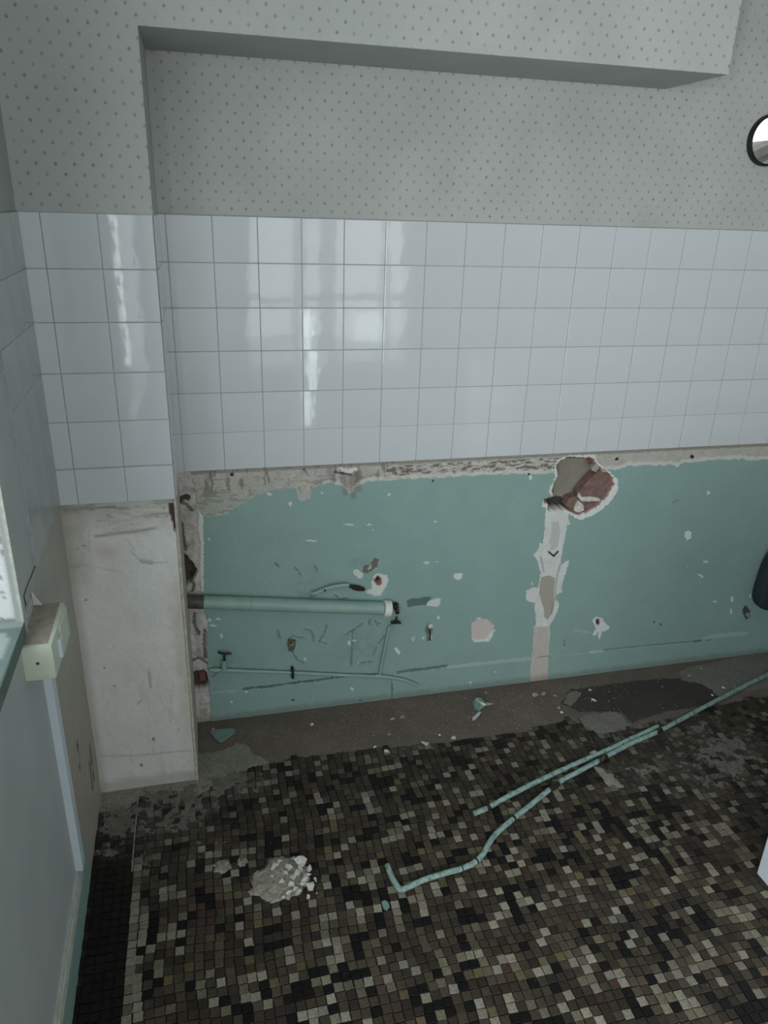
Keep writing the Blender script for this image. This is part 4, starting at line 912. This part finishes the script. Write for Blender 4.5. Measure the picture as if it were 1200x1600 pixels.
# fine crumbs scattered over screed and mosaic: uncountable
cv_ = []; cf = []
for n_ in range(620):
    if n_ < 380: x = rr.gauss(640, 170); y = 1145-(x-500)*.10+rr.uniform(-38, 26)
    elif n_ < 520: x = rr.uniform(340, 1150); y = rr.uniform(1190, 1560)
    else: x = rr.gauss(880, 60); y = rr.gauss(1090, 14)
    a = Fp(x, y, 0)
    if a.y > -.03 or a.x < -.53 or x > 1150: continue
    s_ = rr.uniform(.0007, .0019) if n_ < 380 or n_ >= 520 else rr.uniform(.0006, .0012); b0 = len(cv_)
    z0 = .0028
    if float(dustmask(np.array([a.x/S]), np.array([a.y/S]))[0]) > .06: continue
    cv_ += [(a.x-s_, a.y-s_*.7, z0), (a.x+s_, a.y-s_*.5, z0), (a.x+s_*.4, a.y+s_, z0), (a.x, a.y, z0+s_*1.4), (a.x-s_*.8, a.y+s_*.6, z0)]
    cf += [(b0, b0+1, b0+3), (b0+1, b0+2, b0+3), (b0+2, b0+4, b0+3), (b0+4, b0, b0+3), (b0, b0+4, b0+2, b0+1)]
link('plaster_crumbs', pmesh(cv_, cf), M['plaster_dim'], kind='stuff', label='fine pale plaster crumbs scattered over the screed and mosaic', cat='crumbs')
# ---------------------------------------------------------------- things at the right edge
cx, cz = Fl(1182, 1366)
cab = thing('cabinet', 'white cabinet standing on the mosaic at the right edge, only its bright corner in view', 'cabinet', P(cx+2.5, FR, cz-2))
hgt = 7.6
body = MB().box(P(cx, FR-hgt, cz-5.2), P(cx+5.0, FR-.03, cz), .002).mesh()
for v in body.vertices: pass
part('carcass', body, M['cab'], cab)
for k in range(2):
    d_ = part('door', MB().box(P(cx+.1+k*2.45, FR-hgt+.2, cz-5.36), P(cx+2.5+k*2.45, FR-.9, cz-5.2), .002).mesh(), M['cab'], cab)
    h_ = link('handle', MB().tube([P(cx+2.2+k*.6, 7.5, cz-5.5), P(cx+2.2+k*.6, 9.0, cz-5.5)], .005, 8).mesh(True), M['chrome'], d_)
part('worktop', MB().box(P(cx-.0, FR-hgt-.3, cz-5.4), P(cx+5.1, FR-hgt, cz+.0), .004).mesh(), M['cab'], cab)
# dark bag hanging at the right end of the back wall
bg_ = thing('hanging_bag', 'dark navy cloth bag hanging against the teal wall at the right edge', 'bag', P(14.2, 12.2, -.5))
bm = bmesh.new(); bmesh.ops.create_uvsphere(bm, u_segments=28, v_segments=20, radius=1)
a = on(2, -.55, 1180, 925); bt = on(2, -.55, 1195, 953)
bw = 1.05
for v in bm.verts:
    t = (v.co.z+1)/2; wdt = (1-.38*t**1.4)
    sq = lambda q: math.copysign(abs(q)**.62, q)
    v.co = Vector((sq(v.co.x)*bw*S*wdt, sq(v.co.y)*.42*S*wdt, sq(v.co.z)*1.25*S))
me = bpy.data.meshes.new('bag'); bm.to_mesh(me); bm.free(); me.shade_smooth()
bc = P(a[0]+bw-.0, bt[1]-1.22, -.46)
o = link('bag_body', me, M['navy'], bg_); o.location = bc-bg_.location
tpz = bc+Vector((0, 0, 1.22*S))
part('strap', MB().tube(spline([tpz+Vector((-.03, 0, -.01)), tpz+Vector((-.018, .01, .05)), Vector((tpz.x, -.012, tpz.z+.11)), tpz+Vector((.018, .01, .05)), tpz+Vector((.03, 0, -.01))]), .004, 8).mesh(True), M['navy'], bg_)
hkk = thing('coat_hook', 'dark hook the navy bag hangs from', 'hook', Vector((tpz.x, 0, tpz.z+.11)))
part('hook', MB().tube(spline([Vector((tpz.x, .004, tpz.z+.118)), Vector((tpz.x, -.018, tpz.z+.104)), Vector((tpz.x, -.026, tpz.z+.125))]), .0035, 8).mesh(True), M['rust'], hkk)
